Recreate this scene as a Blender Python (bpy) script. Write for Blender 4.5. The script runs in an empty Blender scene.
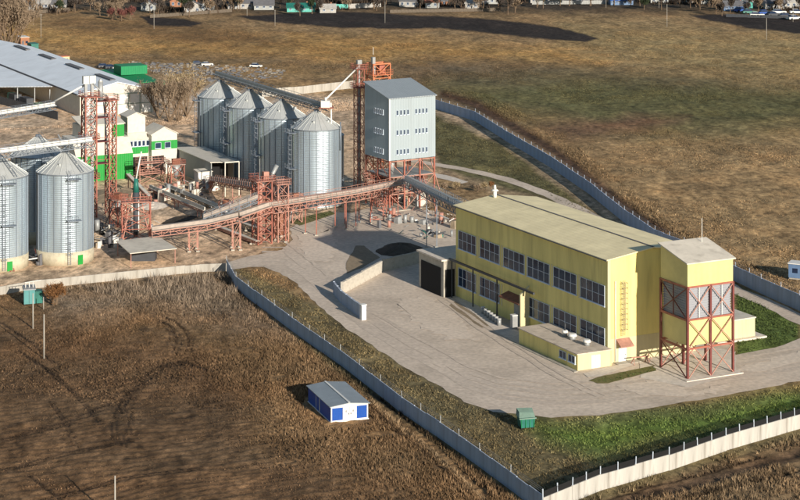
import bpy, math, random
import numpy as np
from mathutils import Vector, Matrix

random.seed(7); rng = np.random.default_rng(7)
F, H, YH = 1900.0, 86.0, -160.0           # focal length in photo pixels, camera height, horizon row
scene = bpy.context.scene
COL = scene.collection

# ------------------------------------------------------------------ camera, world, sun, exposure
cam_d = bpy.data.cameras.new('camera'); cam = bpy.data.objects.new('camera', cam_d); COL.objects.link(cam)
cam.location = (0, 0, H); cam.rotation_euler = (math.radians(90), 0, 0)
cam_d.sensor_width = 36; cam_d.lens = 36 * F / 800; cam_d.shift_y = -(250 - YH) / 800
cam_d.clip_start = 1; cam_d.clip_end = 60000
scene.camera = cam

SUN_EL = math.radians(16.2)
SX, SY = 0.485, -0.8745                      # ground direction towards the sun
w = bpy.data.worlds.new('World'); scene.world = w; w.use_nodes = True
wn = w.node_tree.nodes; wl = w.node_tree.links
bg = wn['Background']; sky = wn.new('ShaderNodeTexSky'); sky.sky_type = 'NISHITA'; sky.sun_disc = False
sky.sun_elevation = SUN_EL; sky.sun_rotation = math.atan2(SX, SY)
sky.air_density = 1.2; sky.dust_density = 0.3; sky.ozone_density = 2.0
wl.new(sky.outputs[0], bg.inputs[0]); bg.inputs[1].default_value = 0.070
sd = bpy.data.lights.new('sun', 'SUN'); sun = bpy.data.objects.new('sun', sd); COL.objects.link(sun)
sd.energy = 4.8; sd.angle = math.radians(0.6); sd.color = (1.0, 0.905, 0.775)
tosun = Vector((SX * math.cos(SUN_EL), SY * math.cos(SUN_EL), math.sin(SUN_EL)))
sun.rotation_euler = tosun.to_track_quat('Z', 'Y').to_euler(); sun.location = (60, 0, 200)
scene.view_settings.view_transform = 'Standard'; scene.view_settings.look = 'None'
scene.view_settings.exposure = 0.42; scene.view_settings.gamma = 1

# ------------------------------------------------------------------ helpers
def g(px, py, z=0.0):
    """point at height z that the photograph shows at pixel (px, py)"""
    Y = F * (H - z) / (py - YH)
    return Vector(((px - 400) * Y / F, Y, z))
def gb(px, pyb, z):
    """point z above the ground spot seen at (px, pyb)"""
    p = g(px, pyb); return Vector((p.x, p.y, z))
def lin(c):
    c = np.asarray(c, float) / 255.0
    return np.where(c <= 0.04045, c / 12.92, ((c + 0.055) / 1.055) ** 2.4)

def tag(o, label=None, cat=None, group=None, kind=None):
    if label: o['label'] = label
    if cat: o['category'] = cat
    if group: o['group'] = group
    if kind: o['kind'] = kind
    return o
def thing(name, label, cat, loc=(0, 0, 0), rz=0.0, group=None):
    o = bpy.data.objects.new(name, None); COL.objects.link(o)
    o.location = loc; o.rotation_euler = (0, 0, rz); o.empty_display_size = 0.5
    return tag(o, label, cat, group)
def link(name, me, parent=None, loc=None, rz=None):
    o = bpy.data.objects.new(name, me); COL.objects.link(o)
    if parent is not None: o.parent = parent
    if loc is not None: o.location = loc
    if rz is not None: o.rotation_euler = (0, 0, rz)
    return o
def copy_tree(o, parent=None):
    c = o.copy(); COL.objects.link(c)
    if parent is not None: c.parent = parent
    for ch in list(o.children): copy_tree(ch, c)
    return c

class MB:
    def __init__(s): s.v = []; s.f = []; s.m = []; s.sm = []
    def face(s, pts, mi=0, smooth=False):
        n = len(s.v); s.v += [tuple(p) for p in pts]; s.f.append(tuple(range(n, n + len(pts)))); s.m.append(mi); s.sm.append(smooth)
    def solid(s, P, faces, mi=0, smooth=False):
        n = len(s.v); s.v += [tuple(p) for p in P]
        for f in faces: s.f.append(tuple(n + i for i in f)); s.m.append(mi); s.sm.append(smooth)
    def box(s, x0, x1, y0, y1, z0, z1, mi=0):
        P = [(x0,y0,z0),(x1,y0,z0),(x1,y1,z0),(x0,y1,z0),(x0,y0,z1),(x1,y0,z1),(x1,y1,z1),(x0,y1,z1)]
        s.solid(P, [(0,3,2,1),(4,5,6,7),(0,1,5,4),(1,2,6,5),(2,3,7,6),(3,0,4,7)], mi); return s
    def hexa(s, lo, hi, mi=0):
        P = list(lo) + list(hi); n = len(lo)
        fs = [tuple(range(n))[::-1], tuple(range(n, 2*n))] + [(i, (i+1) % n, n + (i+1) % n, n + i) for i in range(n)]
        s.solid(P, fs, mi); return s
    def bar(s, a, b, w, h=None, mi=0):
        a = Vector(a); b = Vector(b); h = h or w; d = (b - a)
        if d.length < 1e-5: return s
        d.normalize(); up = Vector((0, 0, 1)) if abs(d.z) < 0.95 else Vector((0, 1, 0))
        sx = d.cross(up).normalized() * (w / 2); sz = sx.cross(d).normalized() * (h / 2)
        P = [a - sx - sz, a + sx - sz, a + sx + sz, a - sx + sz]; Q = [p + (b - a) for p in P]
        s.solid(P + Q, [(0,3,2,1),(4,5,6,7),(0,1,5,4),(1,2,6,5),(2,3,7,6),(3,0,4,7)], mi); return s
    def tube(s, a, b, r, r2=None, n=12, mi=0, caps=True):
        a = Vector(a); b = Vector(b); r2 = r if r2 is None else r2; d = (b - a).normalized()
        up = Vector((0, 0, 1)) if abs(d.z) < 0.95 else Vector((0, 1, 0))
        x = d.cross(up).normalized(); y = x.cross(d)
        P = [a + (x * math.cos(t) + y * math.sin(t)) * r for t in [2*math.pi*i/n for i in range(n)]]
        Q = [b + (x * math.cos(t) + y * math.sin(t)) * r2 for t in [2*math.pi*i/n for i in range(n)]]
        k = len(s.v); s.v += [tuple(p) for p in P + Q]
        for i in range(n):
            s.f.append((k+i, k+n+i, k+n+(i+1) % n, k+(i+1) % n)); s.m.append(mi); s.sm.append(n > 6)
        if caps:
            s.f.append(tuple(k+i for i in range(n))); s.m.append(mi); s.sm.append(False)
            s.f.append(tuple(k+n+i for i in range(n))[::-1]); s.m.append(mi); s.sm.append(False)
        return s
    def mesh(s, mats):
        me = bpy.data.meshes.new('m'); me.from_pydata(s.v, [], s.f)
        for m in (mats if isinstance(mats, (list, tuple)) else [mats]): me.materials.append(m)
        me.polygons.foreach_set('material_index', s.m); me.polygons.foreach_set('use_smooth', s.sm)
        me.update(); return me
    def build(s, name, mats, parent=None, loc=None, rz=None):
        me = s.mesh(mats); me.name = name; return link(name, me, parent, loc, rz)

# ------------------------------------------------------------------ materials
def mat(name, c, rough=0.8, metal=0.0, var=0.12, vs=0.6, wave=None, dirt=0.0, bump=0.15, bs=3.0, spec=0.4, streak=False):
    """c: linear base colour. wave=(axis, pitch, strength): corrugation relief"""
    m = bpy.data.materials.new(name); m.use_nodes = True
    N = m.node_tree.nodes; L = m.node_tree.links; b = N['Principled BSDF']
    b.inputs['Roughness'].default_value = rough; b.inputs['Metallic'].default_value = metal
    b.inputs['Specular IOR Level'].default_value = spec
    tc = N.new('ShaderNodeTexCoord')
    mp = N.new('ShaderNodeMapping'); L.new(tc.outputs['Object'], mp.inputs[0])
    if streak: mp.inputs['Scale'].default_value = (1, 1, 0.12)
    n1 = N.new('ShaderNodeTexNoise'); n1.inputs['Scale'].default_value = vs; n1.inputs['Detail'].default_value = 8
    n1.inputs['Roughness'].default_value = 0.65; L.new(mp.outputs[0], n1.inputs['Vector'])
    r = N.new('ShaderNodeMapRange'); r.inputs[1].default_value = 0.3; r.inputs[2].default_value = 0.7
    r.inputs[3].default_value = 1 - var; r.inputs[4].default_value = 1 + var; L.new(n1.outputs[0], r.inputs[0])
    mx = N.new('ShaderNodeVectorMath'); mx.operation = 'SCALE'; mx.inputs[0].default_value = tuple(c)
    L.new(r.outputs[0], mx.inputs['Scale']); out = mx.outputs[0]
    if dirt > 0:
        n2 = N.new('ShaderNodeTexNoise'); n2.inputs['Scale'].default_value = vs * 2.3; n2.inputs['Detail'].default_value = 10
        L.new(mp.outputs[0], n2.inputs['Vector'])
        cr = N.new('ShaderNodeMapRange'); cr.inputs[1].default_value = 0.5; cr.inputs[2].default_value = 0.75
        cr.inputs[3].default_value = 0; cr.inputs[4].default_value = dirt; L.new(n2.outputs[0], cr.inputs[0])
        dm = N.new('ShaderNodeMix'); dm.data_type = 'RGBA'; L.new(cr.outputs[0], dm.inputs[0])
        L.new(out, dm.inputs[6]); dm.inputs[7].default_value = (0.10, 0.075, 0.05, 1); out = dm.outputs[2]
    L.new(out, b.inputs['Base Color'])
    nb = N.new('ShaderNodeTexNoise'); nb.inputs['Scale'].default_value = bs; nb.inputs['Detail'].default_value = 6
    L.new(tc.outputs['Object'], nb.inputs['Vector'])
    bp = N.new('ShaderNodeBump'); bp.inputs['Strength'].default_value = bump; bp.inputs['Distance'].default_value = 0.1
    L.new(nb.outputs[0], bp.inputs['Height']); L.new(bp.outputs[0], b.inputs['Normal'])
    if wave:
        ax, pitch, st = wave
        sx = N.new('ShaderNodeSeparateXYZ'); L.new(tc.outputs['Object'], sx.inputs[0])
        mm = N.new('ShaderNodeMath'); mm.operation = 'MULTIPLY'; mm.inputs[1].default_value = 2 * math.pi / pitch
        L.new(sx.outputs['XYZ'.index(ax)], mm.inputs[0])
        sn = N.new('ShaderNodeMath'); sn.operation = 'SINE'; L.new(mm.outputs[0], sn.inputs[0])
        b2 = N.new('ShaderNodeBump'); b2.inputs['Strength'].default_value = 1.0; b2.inputs['Distance'].default_value = st
        L.new(sn.outputs[0], b2.inputs['Height']); L.new(bp.outputs[0], b2.inputs['Normal']); L.new(b2.outputs[0], b.inputs['Normal'])
    return m

M = {}
M['yellow'] = mat('yellow_render', (0.76, 0.655, 0.25), 0.85, var=0.13, vs=0.35, dirt=0.26, streak=True)
M['yellow_clad'] = mat('yellow_cladding', (0.67, 0.585, 0.245), 0.6, var=0.09, vs=0.3, wave=('X', 1.1, 0.02), dirt=0.08)
M['cream'] = mat('cream_render', (0.62, 0.55, 0.33), 0.85, var=0.08, dirt=0.12, streak=True)
M['yroof'] = mat('yellow_grey_roof_sheet', (0.86, 0.74, 0.45), 0.7, var=0.14, vs=0.22, wave=('X', 0.9, 0.02), dirt=0.12)
M['greyroof'] = mat('grey_roof_sheet', (0.62, 0.57, 0.48), 0.7, var=0.12, vs=0.3, dirt=0.3)
M['annexroof'] = mat('annex_bitumen_roof', (0.60, 0.51, 0.41), 0.85, var=0.15, vs=0.4, dirt=0.35)
M['white'] = mat('white_paint', (0.72, 0.71, 0.67), 0.6, var=0.07, dirt=0.12)
M['frame'] = mat('white_window_frame', (0.60, 0.67, 0.76), 0.5, var=0.03)
M['glass'] = mat('dark_window_glass', (0.014, 0.026, 0.060), 0.12, var=0.3, vs=0.8, bump=0.03, spec=0.5)
M['glass2'] = mat('grey_window_glass', (0.04, 0.062, 0.10), 0.2, var=0.3)
M['glass3'] = mat('reflection_tint_glass', (0.022, 0.04, 0.075), 0.15, var=0.4)  # slightly lighter tone painted in as a faint reflection
M['red'] = mat('faded_red_steel', (0.34, 0.115, 0.08), 0.6, var=0.25, vs=0.8, dirt=0.25)
M['darkred'] = mat('dark_red_steel', (0.17, 0.045, 0.04), 0.6, var=0.2, vs=0.8)
M['pink'] = mat('pale_red_primer', (0.42, 0.215, 0.165), 0.7, var=0.25, vs=0.8, dirt=0.2)
M['deck'] = mat('dusty_deck_plate', (0.38, 0.32, 0.275), 0.85, var=0.2, vs=0.5, dirt=0.3)
M['louver'] = mat('grey_louver_sheet', (0.30, 0.31, 0.34), 0.6, var=0.1)
M['orange'] = mat('orange_steel', (0.55, 0.19, 0.09), 0.6, var=0.15)
M['steel'] = mat('grey_steel', (0.33, 0.34, 0.34), 0.5, 0.3, var=0.15, vs=0.8)
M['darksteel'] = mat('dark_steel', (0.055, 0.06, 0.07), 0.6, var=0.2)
M['black'] = mat('painted_shade_black', (0.012, 0.012, 0.013), 0.9, var=0.1)  # near-black colour standing in for shade, mostly inside openings
M['galv'] = mat('galvanised_corrugated_sheet', (0.47, 0.56, 0.63), 0.36, 0.6, var=0.26, vs=0.35, wave=('Z', 0.42, 0.010), bump=0.05, streak=True)
M['galvroof'] = mat('galvanised_roof_sheet', (0.54, 0.56, 0.55), 0.5, 0.35, var=0.10, vs=0.4, bump=0.05)
M['galvbar'] = mat('galvanised_stiffener', (0.20, 0.23, 0.27), 0.5, 0.3, var=0.1)
M['clad'] = mat('pale_grey_cladding', (0.33, 0.39, 0.42), 0.6, 0.1, var=0.05, vs=0.25, wave=('X', 0.7, 0.012), dirt=0.12, streak=True)
M['cladroof'] = mat('blue_grey_roof', (0.30, 0.34, 0.37), 0.5, 0.2, var=0.06, wave=('X', 0.7, 0.03))
M['shedroof'] = mat('pale_blue_shed_roof', (0.80, 0.85, 0.90), 0.6, 0.0, var=0.08, vs=0.12, wave=('Y', 1.2, 0.03), dirt=0.10)
M['concrete'] = mat('concrete', (0.42, 0.39, 0.33), 0.9, var=0.15, vs=0.5, dirt=0.3)
M['panel'] = mat('concrete_wall_panel', (0.40, 0.375, 0.33), 0.9, var=0.18, vs=0.5, dirt=0.4, streak=True)
M['panelgrey'] = mat('grey_concrete_wall_panel', (0.37, 0.42, 0.50), 0.9, var=0.15, vs=0.5, dirt=0.25, streak=True)
M['bluewall'] = mat('blue_grey_concrete_panel', (0.33, 0.41, 0.55), 0.9, var=0.18, vs=0.5, dirt=0.2, streak=True)
M['whitewall'] = mat('whitewashed_concrete_panel', (0.47, 0.45, 0.41), 0.9, var=0.22, vs=0.5, dirt=0.55, streak=True)
M['ramp'] = mat('worn_ramp_concrete', (0.52, 0.48, 0.41), 0.9, var=0.2, dirt=0.4)
M['silobase'] = mat('cream_concrete_base', (0.52, 0.47, 0.35), 0.9, var=0.12, dirt=0.3)
M['green'] = mat('green_cladding', (0.012, 0.27, 0.04), 0.5, var=0.06, wave=('X', 0.5, 0.02), dirt=0.06)
M['greenroof'] = mat('green_roof_sheet', (0.008, 0.22, 0.08), 0.55, var=0.1, wave=('X', 0.5, 0.03))
M['teal'] = mat('teal_paint', (0.02, 0.15, 0.12), 0.5, var=0.2)
M['blue'] = mat('blue_cladding', (0.010, 0.075, 0.36), 0.5, var=0.08, wave=('X', 0.25, 0.015))
M['blueroof'] = mat('blue_grey_corrugated_roof', (0.29, 0.33, 0.36), 0.5, 0.2, var=0.1, wave=('Y', 0.3, 0.02))
M['palecl'] = mat('warm_white_cladding', (0.62, 0.58, 0.50), 0.7, var=0.08, dirt=0.15)
M['greycl'] = mat('mid_grey_cladding', (0.33, 0.34, 0.33), 0.7, var=0.08, wave=('Y', 0.6, 0.03))
M['cargo'] = mat('olive_green_paint', (0.16, 0.24, 0.07), 0.6, var=0.15)
M['tyre'] = mat('tyre_rubber', (0.015, 0.015, 0.015), 0.9)
M['bark'] = mat('bark', (0.16, 0.11, 0.07), 0.9, var=0.3)
M['wood'] = mat('weathered_wood', (0.30, 0.24, 0.17), 0.9, var=0.3)
M['darkwood'] = mat('dark_old_boards', (0.13, 0.105, 0.08), 0.9, var=0.3)
M['brick'] = mat('reddish_brick', (0.34, 0.16, 0.09), 0.9, var=0.2, dirt=0.2)
M['rustroof'] = mat('rusty_roof', (0.24, 0.10, 0.06), 0.8, var=0.3)
M['slate'] = mat('dull_grey_roof', (0.13, 0.13, 0.14), 0.8, var=0.2)
M['tealroof'] = mat('turquoise_fence_paint', (0.10, 0.42, 0.36), 0.6)
M['bluehut'] = mat('blue_hut_paint', (.12,.20,.34), .6, dirt=.1)
M['kiosk'] = mat('dull_teal_kiosk', (.09,.27,.27), .6, dirt=.15)
M['rubble'] = mat('dusty_rubble', (.26,.23,.19), .9)
M['rubble2'] = mat('dark_rubble', (.16,.14,.12), .9)
M['oldwhite'] = mat('weathered_whitewash', (.40,.385,.36), .9, var=.2, dirt=.4)
M['lid'] = mat('grey_green_lid', (.17,.26,.21), .6, dirt=.2)
M['soil'] = mat('dark_soil_and_shade', (0.07, 0.055, 0.04), 0.95, var=0.3, bump=0.6)  # soil colour, also on the heap that stands in for shade

# ------------------------------------------------------------------ the colours of the ground by place (photo pixels stand for places on the ground)
def seg_dist(px, py, poly, closed=True):
    d = np.full(px.shape, 1e9); n = len(poly)
    for i in range(n if closed else n - 1):
        (x0, y0), (x1, y1) = poly[i], poly[(i + 1) % n]
        dx, dy = x1 - x0, y1 - y0; t = np.clip(((px - x0) * dx + (py - y0) * dy) / (dx * dx + dy * dy + 1e-9), 0, 1)
        d = np.minimum(d, np.hypot(px - x0 - t * dx, (py - y0 - t * dy)))
    return d
def inside(px, py, poly):
    c = np.zeros(px.shape, bool); n = len(poly)
    for i in range(n):
        (x0, y0), (x1, y1) = poly[i], poly[(i + 1) % n]
        if y0 == y1: continue
        c ^= ((y0 > py) != (y1 > py)) & (px < (x1 - x0) * (py - y0) / (y1 - y0) + x0)
    return c
def vnoise(x, y, seed=0):
    xi = np.floor(x).astype(np.int64); yi = np.floor(y).astype(np.int64); fx = x - xi; fy = y - yi
    fx = fx * fx * (3 - 2 * fx); fy = fy * fy * (3 - 2 * fy)
    def h(a, b):
        n = (a * 374761393 + b * 668265263 + seed * 1442695041) & 0x7fffffff
        n = ((n ^ (n >> 13)) * 1274126177) & 0x7fffffff
        return ((n ^ (n >> 16)) & 0xffff) / 65535.0
    return (h(xi, yi) * (1 - fx) + h(xi + 1, yi) * fx) * (1 - fy) + (h(xi, yi + 1) * (1 - fx) + h(xi + 1, yi + 1) * fx) * fy
def fbm(x, y, seed=0, o=4):
    s = 0; a = 0.5; t = 0
    for i in range(o): s = s + a * vnoise(x * 2 ** i, y * 2 ** i, seed + i); t += a; a *= 0.55
    return s / t

# fence lines on the ground, in photo pixels
FENCE_LEFT = [(227,272),(236,289),(275,318),(310,344),(340,364.5),(380,395.5),(402,413),(440,438.5),(480,467),(543,514)]
FENCE_RIGHT = [(543,514),(600,490.5),(669,470.5),(726,450.5),(781,434),(850,414),(960,384)]
FENCE_FAR = [(433,108),(475,121),(507,141.5),(550,167),(590,194.5),(625,223),(655,243.5),(700,262),(736,281.5),(762,294),(800,311),(860,338),(960,384)]
FENCE_FRONT = [(-60,303),(0,295),(37,288),(62,286),(110,281),(170,275),(200,272),(227,271)]
COMPOUND = FENCE_FRONT[:-1] + FENCE_LEFT + FENCE_RIGHT[1:-1] + FENCE_FAR[::-1] + [(355,96),(270,98),(215,90),(110,78),(-60,30)]
ROAD = [(228,270),(250,267),(265,267),(280,273),(297,284),(307,294),(320,307),(335,320),(350,331),(375,348),(400,364),(430,381),(465,402),(495,412),(550,417.5),(600,415.5),(650,408),(700,400),(750,391),(800,381),(880,366),(960,350),
        (960,312),(880,322),(830,330),(800,339),(775,347.5),(760,351),(735,355),(728,340),(640,345),(480,280),(470,235),(440,212),(400,206),(370,208),(352,213),(333,212),(318,216),(300,222),(290,228),(292,240),(283,250),(250,256),(228,262)]
TRACK_FAR = [(395,158),(432,164),(460,168.5),(500,177.5),(540,191),(570,205),(610,226),(655,249),(700,272),(735,290),(770,304),(800,320),(850,345)]
# (polygon, photo colour, softness px)
Z_BASE = (150, 123, 88)
ZONES = [
 ([(-500,-140),(1300,-140),(1300,12),(-500,12)], (76,66,54), 5),
 ([(0,26),(90,22),(200,34),(330,40),(420,60),(330,72),(200,66),(100,58),(0,40)], (172,136,84), 8),
 ([(60,16),(180,20),(300,46),(200,44),(100,34),(40,28)], (132,104,70), 6),
 ([(290,36),(420,40),(560,48),(620,56),(600,76),(480,82),(380,70),(300,56)], (172,136,84), 8),
 ([(120,60),(300,68),(380,76),(430,92),(640,96),(800,104),(800,84),(600,66),(430,58),(360,64),(280,56),(140,54)], (120,102,78), 7),
 ([(430,84),(600,76),(820,88),(1000,110),(1000,140),(700,146),(560,122),(480,110)], (104,100,66), 14),
 ([(540,128),(640,116),(690,120),(640,132),(570,140)], (116,90,68), 6),
 ([(560,22),(800,34),(1000,50),(1000,96),(760,82),(640,66),(560,44)], (154,132,92), 12),
 ([(600,150),(820,130),(1000,150),(1000,330),(800,290),(700,240),(620,200)], (164,136,98), 22),
 ([(-60,30),(110,74),(230,88),(360,98),(440,106),(500,122),(655,238),(640,262),(455,200),(350,215),(227,268),(-60,300)], (204,176,146), 4),
 ([(434,112),(505,145),(650,248),(610,252),(560,208),(440,170),(425,130)], (104,98,66), 5),
 ([(430,170),(500,190),(540,200),(470,205),(420,196)], (148,124,92), 6),
 ([(440,98),(475,110),(550,155),(640,222),(700,252),(700,262),(625,222),(550,166),(475,119),(434,106)], (158,134,102), 3),
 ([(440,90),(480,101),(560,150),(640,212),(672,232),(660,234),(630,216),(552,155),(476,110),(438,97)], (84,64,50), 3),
 ([(735,285),(800,318),(800,345),(735,360)], (92,106,54), 4),
 ([(228,262),(560,420),(800,392),(980,360),(980,400),(545,520),(400,430),(228,280)], (120,108,78), 3),
 ([(520,421),(600,420),(700,408),(800,388),(900,372),(960,362),(960,385),(800,414),(680,440),(600,455),(545,440)], (100,120,58), 12),
 ([(-400,300),(0,300),(60,290),(150,284),(228,276),(300,345),(543,520),(543,700),(-400,700)], (146,116,82), 4),
 ([(-500,300),(60,310),(140,330),(200,345),(250,390),(260,440),(420,500),(470,560),(-500,760)], (112,88,64), 26),
 ([(40,290),(228,276),(290,335),(240,330),(140,312),(60,320)], (146,126,104), 14),
 ([(543,520),(700,468),(960,390),(1200,390),(1200,700),(500,700)], (140,116,86), 4),
]
PLOUGH = [   # dark ploughed strips
 [(236,16),(330,11),(440,16),(500,20),(545,25),(585,34),(600,39),(585,43),(520,37),(440,28),(380,29),(300,25),(265,22)],
 [(690,15),(735,14),(800,19),(880,24),(880,40),(800,34),(745,27),(712,21)],
 [(140,16),(178,18),(205,22),(190,27),(150,25)],
]
RUTS = [([(372,402),(398,424),(425,446),(452,470),(485,500)], 1.8, (176,148,112)), ([(374,394),(400,414),(430,436),(462,460),(505,494)], 1.6, (62,50,40)), ([(366,404),(392,427),(420,450),(450,476),(470,495)], 1.0, (70,56,44)),
  ([(560,520),(640,494),(700,482),(760,464),(840,440),(960,410)], 5, (88,70,56)), ([(575,508),(650,486),(705,474),(765,456)], .9, (44,34,28)), ([(590,530),(680,500),(740,486),(800,470),(900,440)], 1.2, (48,38,30))]
for _l in ([(150,318),(164,324),(174,332),(178,342),(172,354)], [(158,316),(172,322),(184,331),(190,343),(186,352)], [(166,330),(171,337),(168,346)], [(118,412),(124,396),(134,388),(152,378)], [(112,440),(114,418),(122,400)], [(122,446),(130,424),(126,408),(132,396)],
           [(20,352),(50,372),(72,392),(98,422)], [(0,322),(30,342),(52,362)], [(26,474),(50,492),(70,510)], [(50,402),(62,420),(74,446)], [(140,380),(160,366),(180,362),(210,372)], [(0,440),(60,424),(110,404)], [(0,470),(70,452),(130,440)], [(40,500),(120,478),(200,468)]):
    RUTS.append((_l, .8, (66, 54, 44))); RUTS.append(([(x + 4.5, y + 1.5) for x, y in _l], .6, (70, 58, 47)))
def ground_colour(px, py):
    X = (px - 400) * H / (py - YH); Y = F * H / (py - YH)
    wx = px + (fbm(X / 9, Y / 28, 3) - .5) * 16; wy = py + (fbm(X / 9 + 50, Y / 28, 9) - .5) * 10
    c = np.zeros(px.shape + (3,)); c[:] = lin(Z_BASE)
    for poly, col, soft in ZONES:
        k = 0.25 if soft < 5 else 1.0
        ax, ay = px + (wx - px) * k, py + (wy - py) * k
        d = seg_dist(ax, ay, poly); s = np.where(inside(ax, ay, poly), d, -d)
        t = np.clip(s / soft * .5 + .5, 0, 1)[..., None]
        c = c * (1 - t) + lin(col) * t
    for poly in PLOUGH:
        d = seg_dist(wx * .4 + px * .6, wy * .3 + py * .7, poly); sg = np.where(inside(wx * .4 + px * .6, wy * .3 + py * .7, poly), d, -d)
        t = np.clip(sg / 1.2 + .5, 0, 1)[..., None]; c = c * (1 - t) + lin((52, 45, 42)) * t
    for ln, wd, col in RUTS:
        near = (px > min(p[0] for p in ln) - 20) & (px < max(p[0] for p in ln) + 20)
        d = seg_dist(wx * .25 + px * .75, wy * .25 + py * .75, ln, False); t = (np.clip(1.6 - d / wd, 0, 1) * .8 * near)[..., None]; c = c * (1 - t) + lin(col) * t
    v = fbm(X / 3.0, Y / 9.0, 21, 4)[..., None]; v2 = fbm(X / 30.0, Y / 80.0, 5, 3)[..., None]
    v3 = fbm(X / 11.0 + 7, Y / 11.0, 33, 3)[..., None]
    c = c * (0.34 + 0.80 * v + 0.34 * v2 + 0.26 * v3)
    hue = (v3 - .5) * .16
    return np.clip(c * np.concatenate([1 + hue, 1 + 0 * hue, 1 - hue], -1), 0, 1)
K_ALB = 1.0

def ground_shader(name, cl=1.0, furrow=False):
    m = bpy.data.materials.new(name); m.use_nodes = True
    N = m.node_tree.nodes; L = m.node_tree.links; b = N['Principled BSDF']
    b.inputs['Roughness'].default_value = 0.95; b.inputs['Specular IOR Level'].default_value = 0.15
    at = N.new('ShaderNodeAttribute'); at.attribute_name = 'tint'
    tc = N.new('ShaderNodeTexCoord'); mp = N.new('ShaderNodeMapping'); L.new(tc.outputs['Object'], mp.inputs[0])
    mp.inputs['Rotation'].default_value = (0, 0, math.radians(-18)); mp.inputs['Scale'].default_value = (1, 0.55, 1)
    n1 = N.new('ShaderNodeTexNoise'); n1.inputs['Scale'].default_value = 0.55; n1.inputs['Detail'].default_value = 10; n1.inputs['Roughness'].default_value = 0.72
    L.new(mp.outputs[0], n1.inputs[0])
    r = N.new('ShaderNodeMapRange'); r.inputs[1].default_value = 0.36; r.inputs[2].default_value = 0.64; r.inputs[3].default_value = 0.45; r.inputs[4].default_value = 1.6
    L.new(n1.outputs[0], r.inputs[0])
    mx = N.new('ShaderNodeVectorMath'); mx.operation = 'SCALE'; L.new(at.outputs['Color'], mx.inputs[0]); L.new(r.outputs[0], mx.inputs['Scale'])
    n3 = N.new('ShaderNodeTexNoise'); n3.inputs['Scale'].default_value = 0.11; n3.inputs['Detail'].default_value = 13; n3.inputs['Roughness'].default_value = 0.78; n3.inputs['Distortion'].default_value = 0.6
    L.new(mp.outputs[0], n3.inputs[0])
    r3 = N.new('ShaderNodeMapRange'); r3.inputs[1].default_value = 0.38; r3.inputs[2].default_value = 0.60; r3.inputs[3].default_value = 0.62; r3.inputs[4].default_value = 1.28; L.new(n3.outputs[0], r3.inputs[0])
    m3 = N.new('ShaderNodeVectorMath'); m3.operation = 'SCALE'; L.new(mx.outputs[0], m3.inputs[0]); L.new(r3.outputs[0], m3.inputs['Scale'])
    L.new(m3.outputs[0], b.inputs['Base Color'])
    n2 = N.new('ShaderNodeTexNoise'); n2.inputs['Scale'].default_value = 0.9; n2.inputs['Detail'].default_value = 9; n2.inputs['Roughness'].default_value = 0.75
    L.new(tc.outputs['Object'], n2.inputs[0])
    bp = N.new('ShaderNodeBump'); bp.inputs['Strength'].default_value = 1.0; bp.inputs['Distance'].default_value = 0.35 * cl
    L.new(n2.outputs[0], bp.inputs['Height'])
    L.new(bp.outputs[0], b.inputs['Normal'])
    return m
M['ground'] = ground_shader('field_soil_and_stubble')

def grid_mesh(name, xs, ys, m, zfun=None):
    """sheet whose vertices lie at pixel-spaced places on the ground, tinted with the ground's own colours"""
    PX, PY = np.meshgrid(xs, ys); X = (PX - 400) * H / (PY - YH); Y = F * H / (PY - YH)
    Z = np.zeros_like(X)
    if zfun is not None: Z = zfun(PX, PY, X, Y)
    nr, nc = PX.shape; co = np.stack([X, Y, Z], -1).reshape(-1, 3).astype(np.float32)
    i = np.arange(nr * nc).reshape(nr, nc)
    q = np.stack([i[:-1, :-1], i[1:, :-1], i[1:, 1:], i[:-1, 1:]], -1).reshape(-1, 4)
    me = bpy.data.meshes.new(name); me.vertices.add(len(co)); me.vertices.foreach_set('co', co.ravel())
    me.loops.add(q.size); me.loops.foreach_set('vertex_index', q.ravel().astype(np.int32))
    me.polygons.add(len(q)); me.polygons.foreach_set('loop_start', np.arange(0, q.size, 4, dtype=np.int32)); me.polygons.foreach_set('loop_total', np.full(len(q), 4, np.int32))
    me.update(); me.validate()
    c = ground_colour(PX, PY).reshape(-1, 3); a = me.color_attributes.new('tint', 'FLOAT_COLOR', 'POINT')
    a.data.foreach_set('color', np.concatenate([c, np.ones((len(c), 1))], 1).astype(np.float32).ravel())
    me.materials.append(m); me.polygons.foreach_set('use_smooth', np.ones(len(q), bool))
    return link(name, me)

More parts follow.
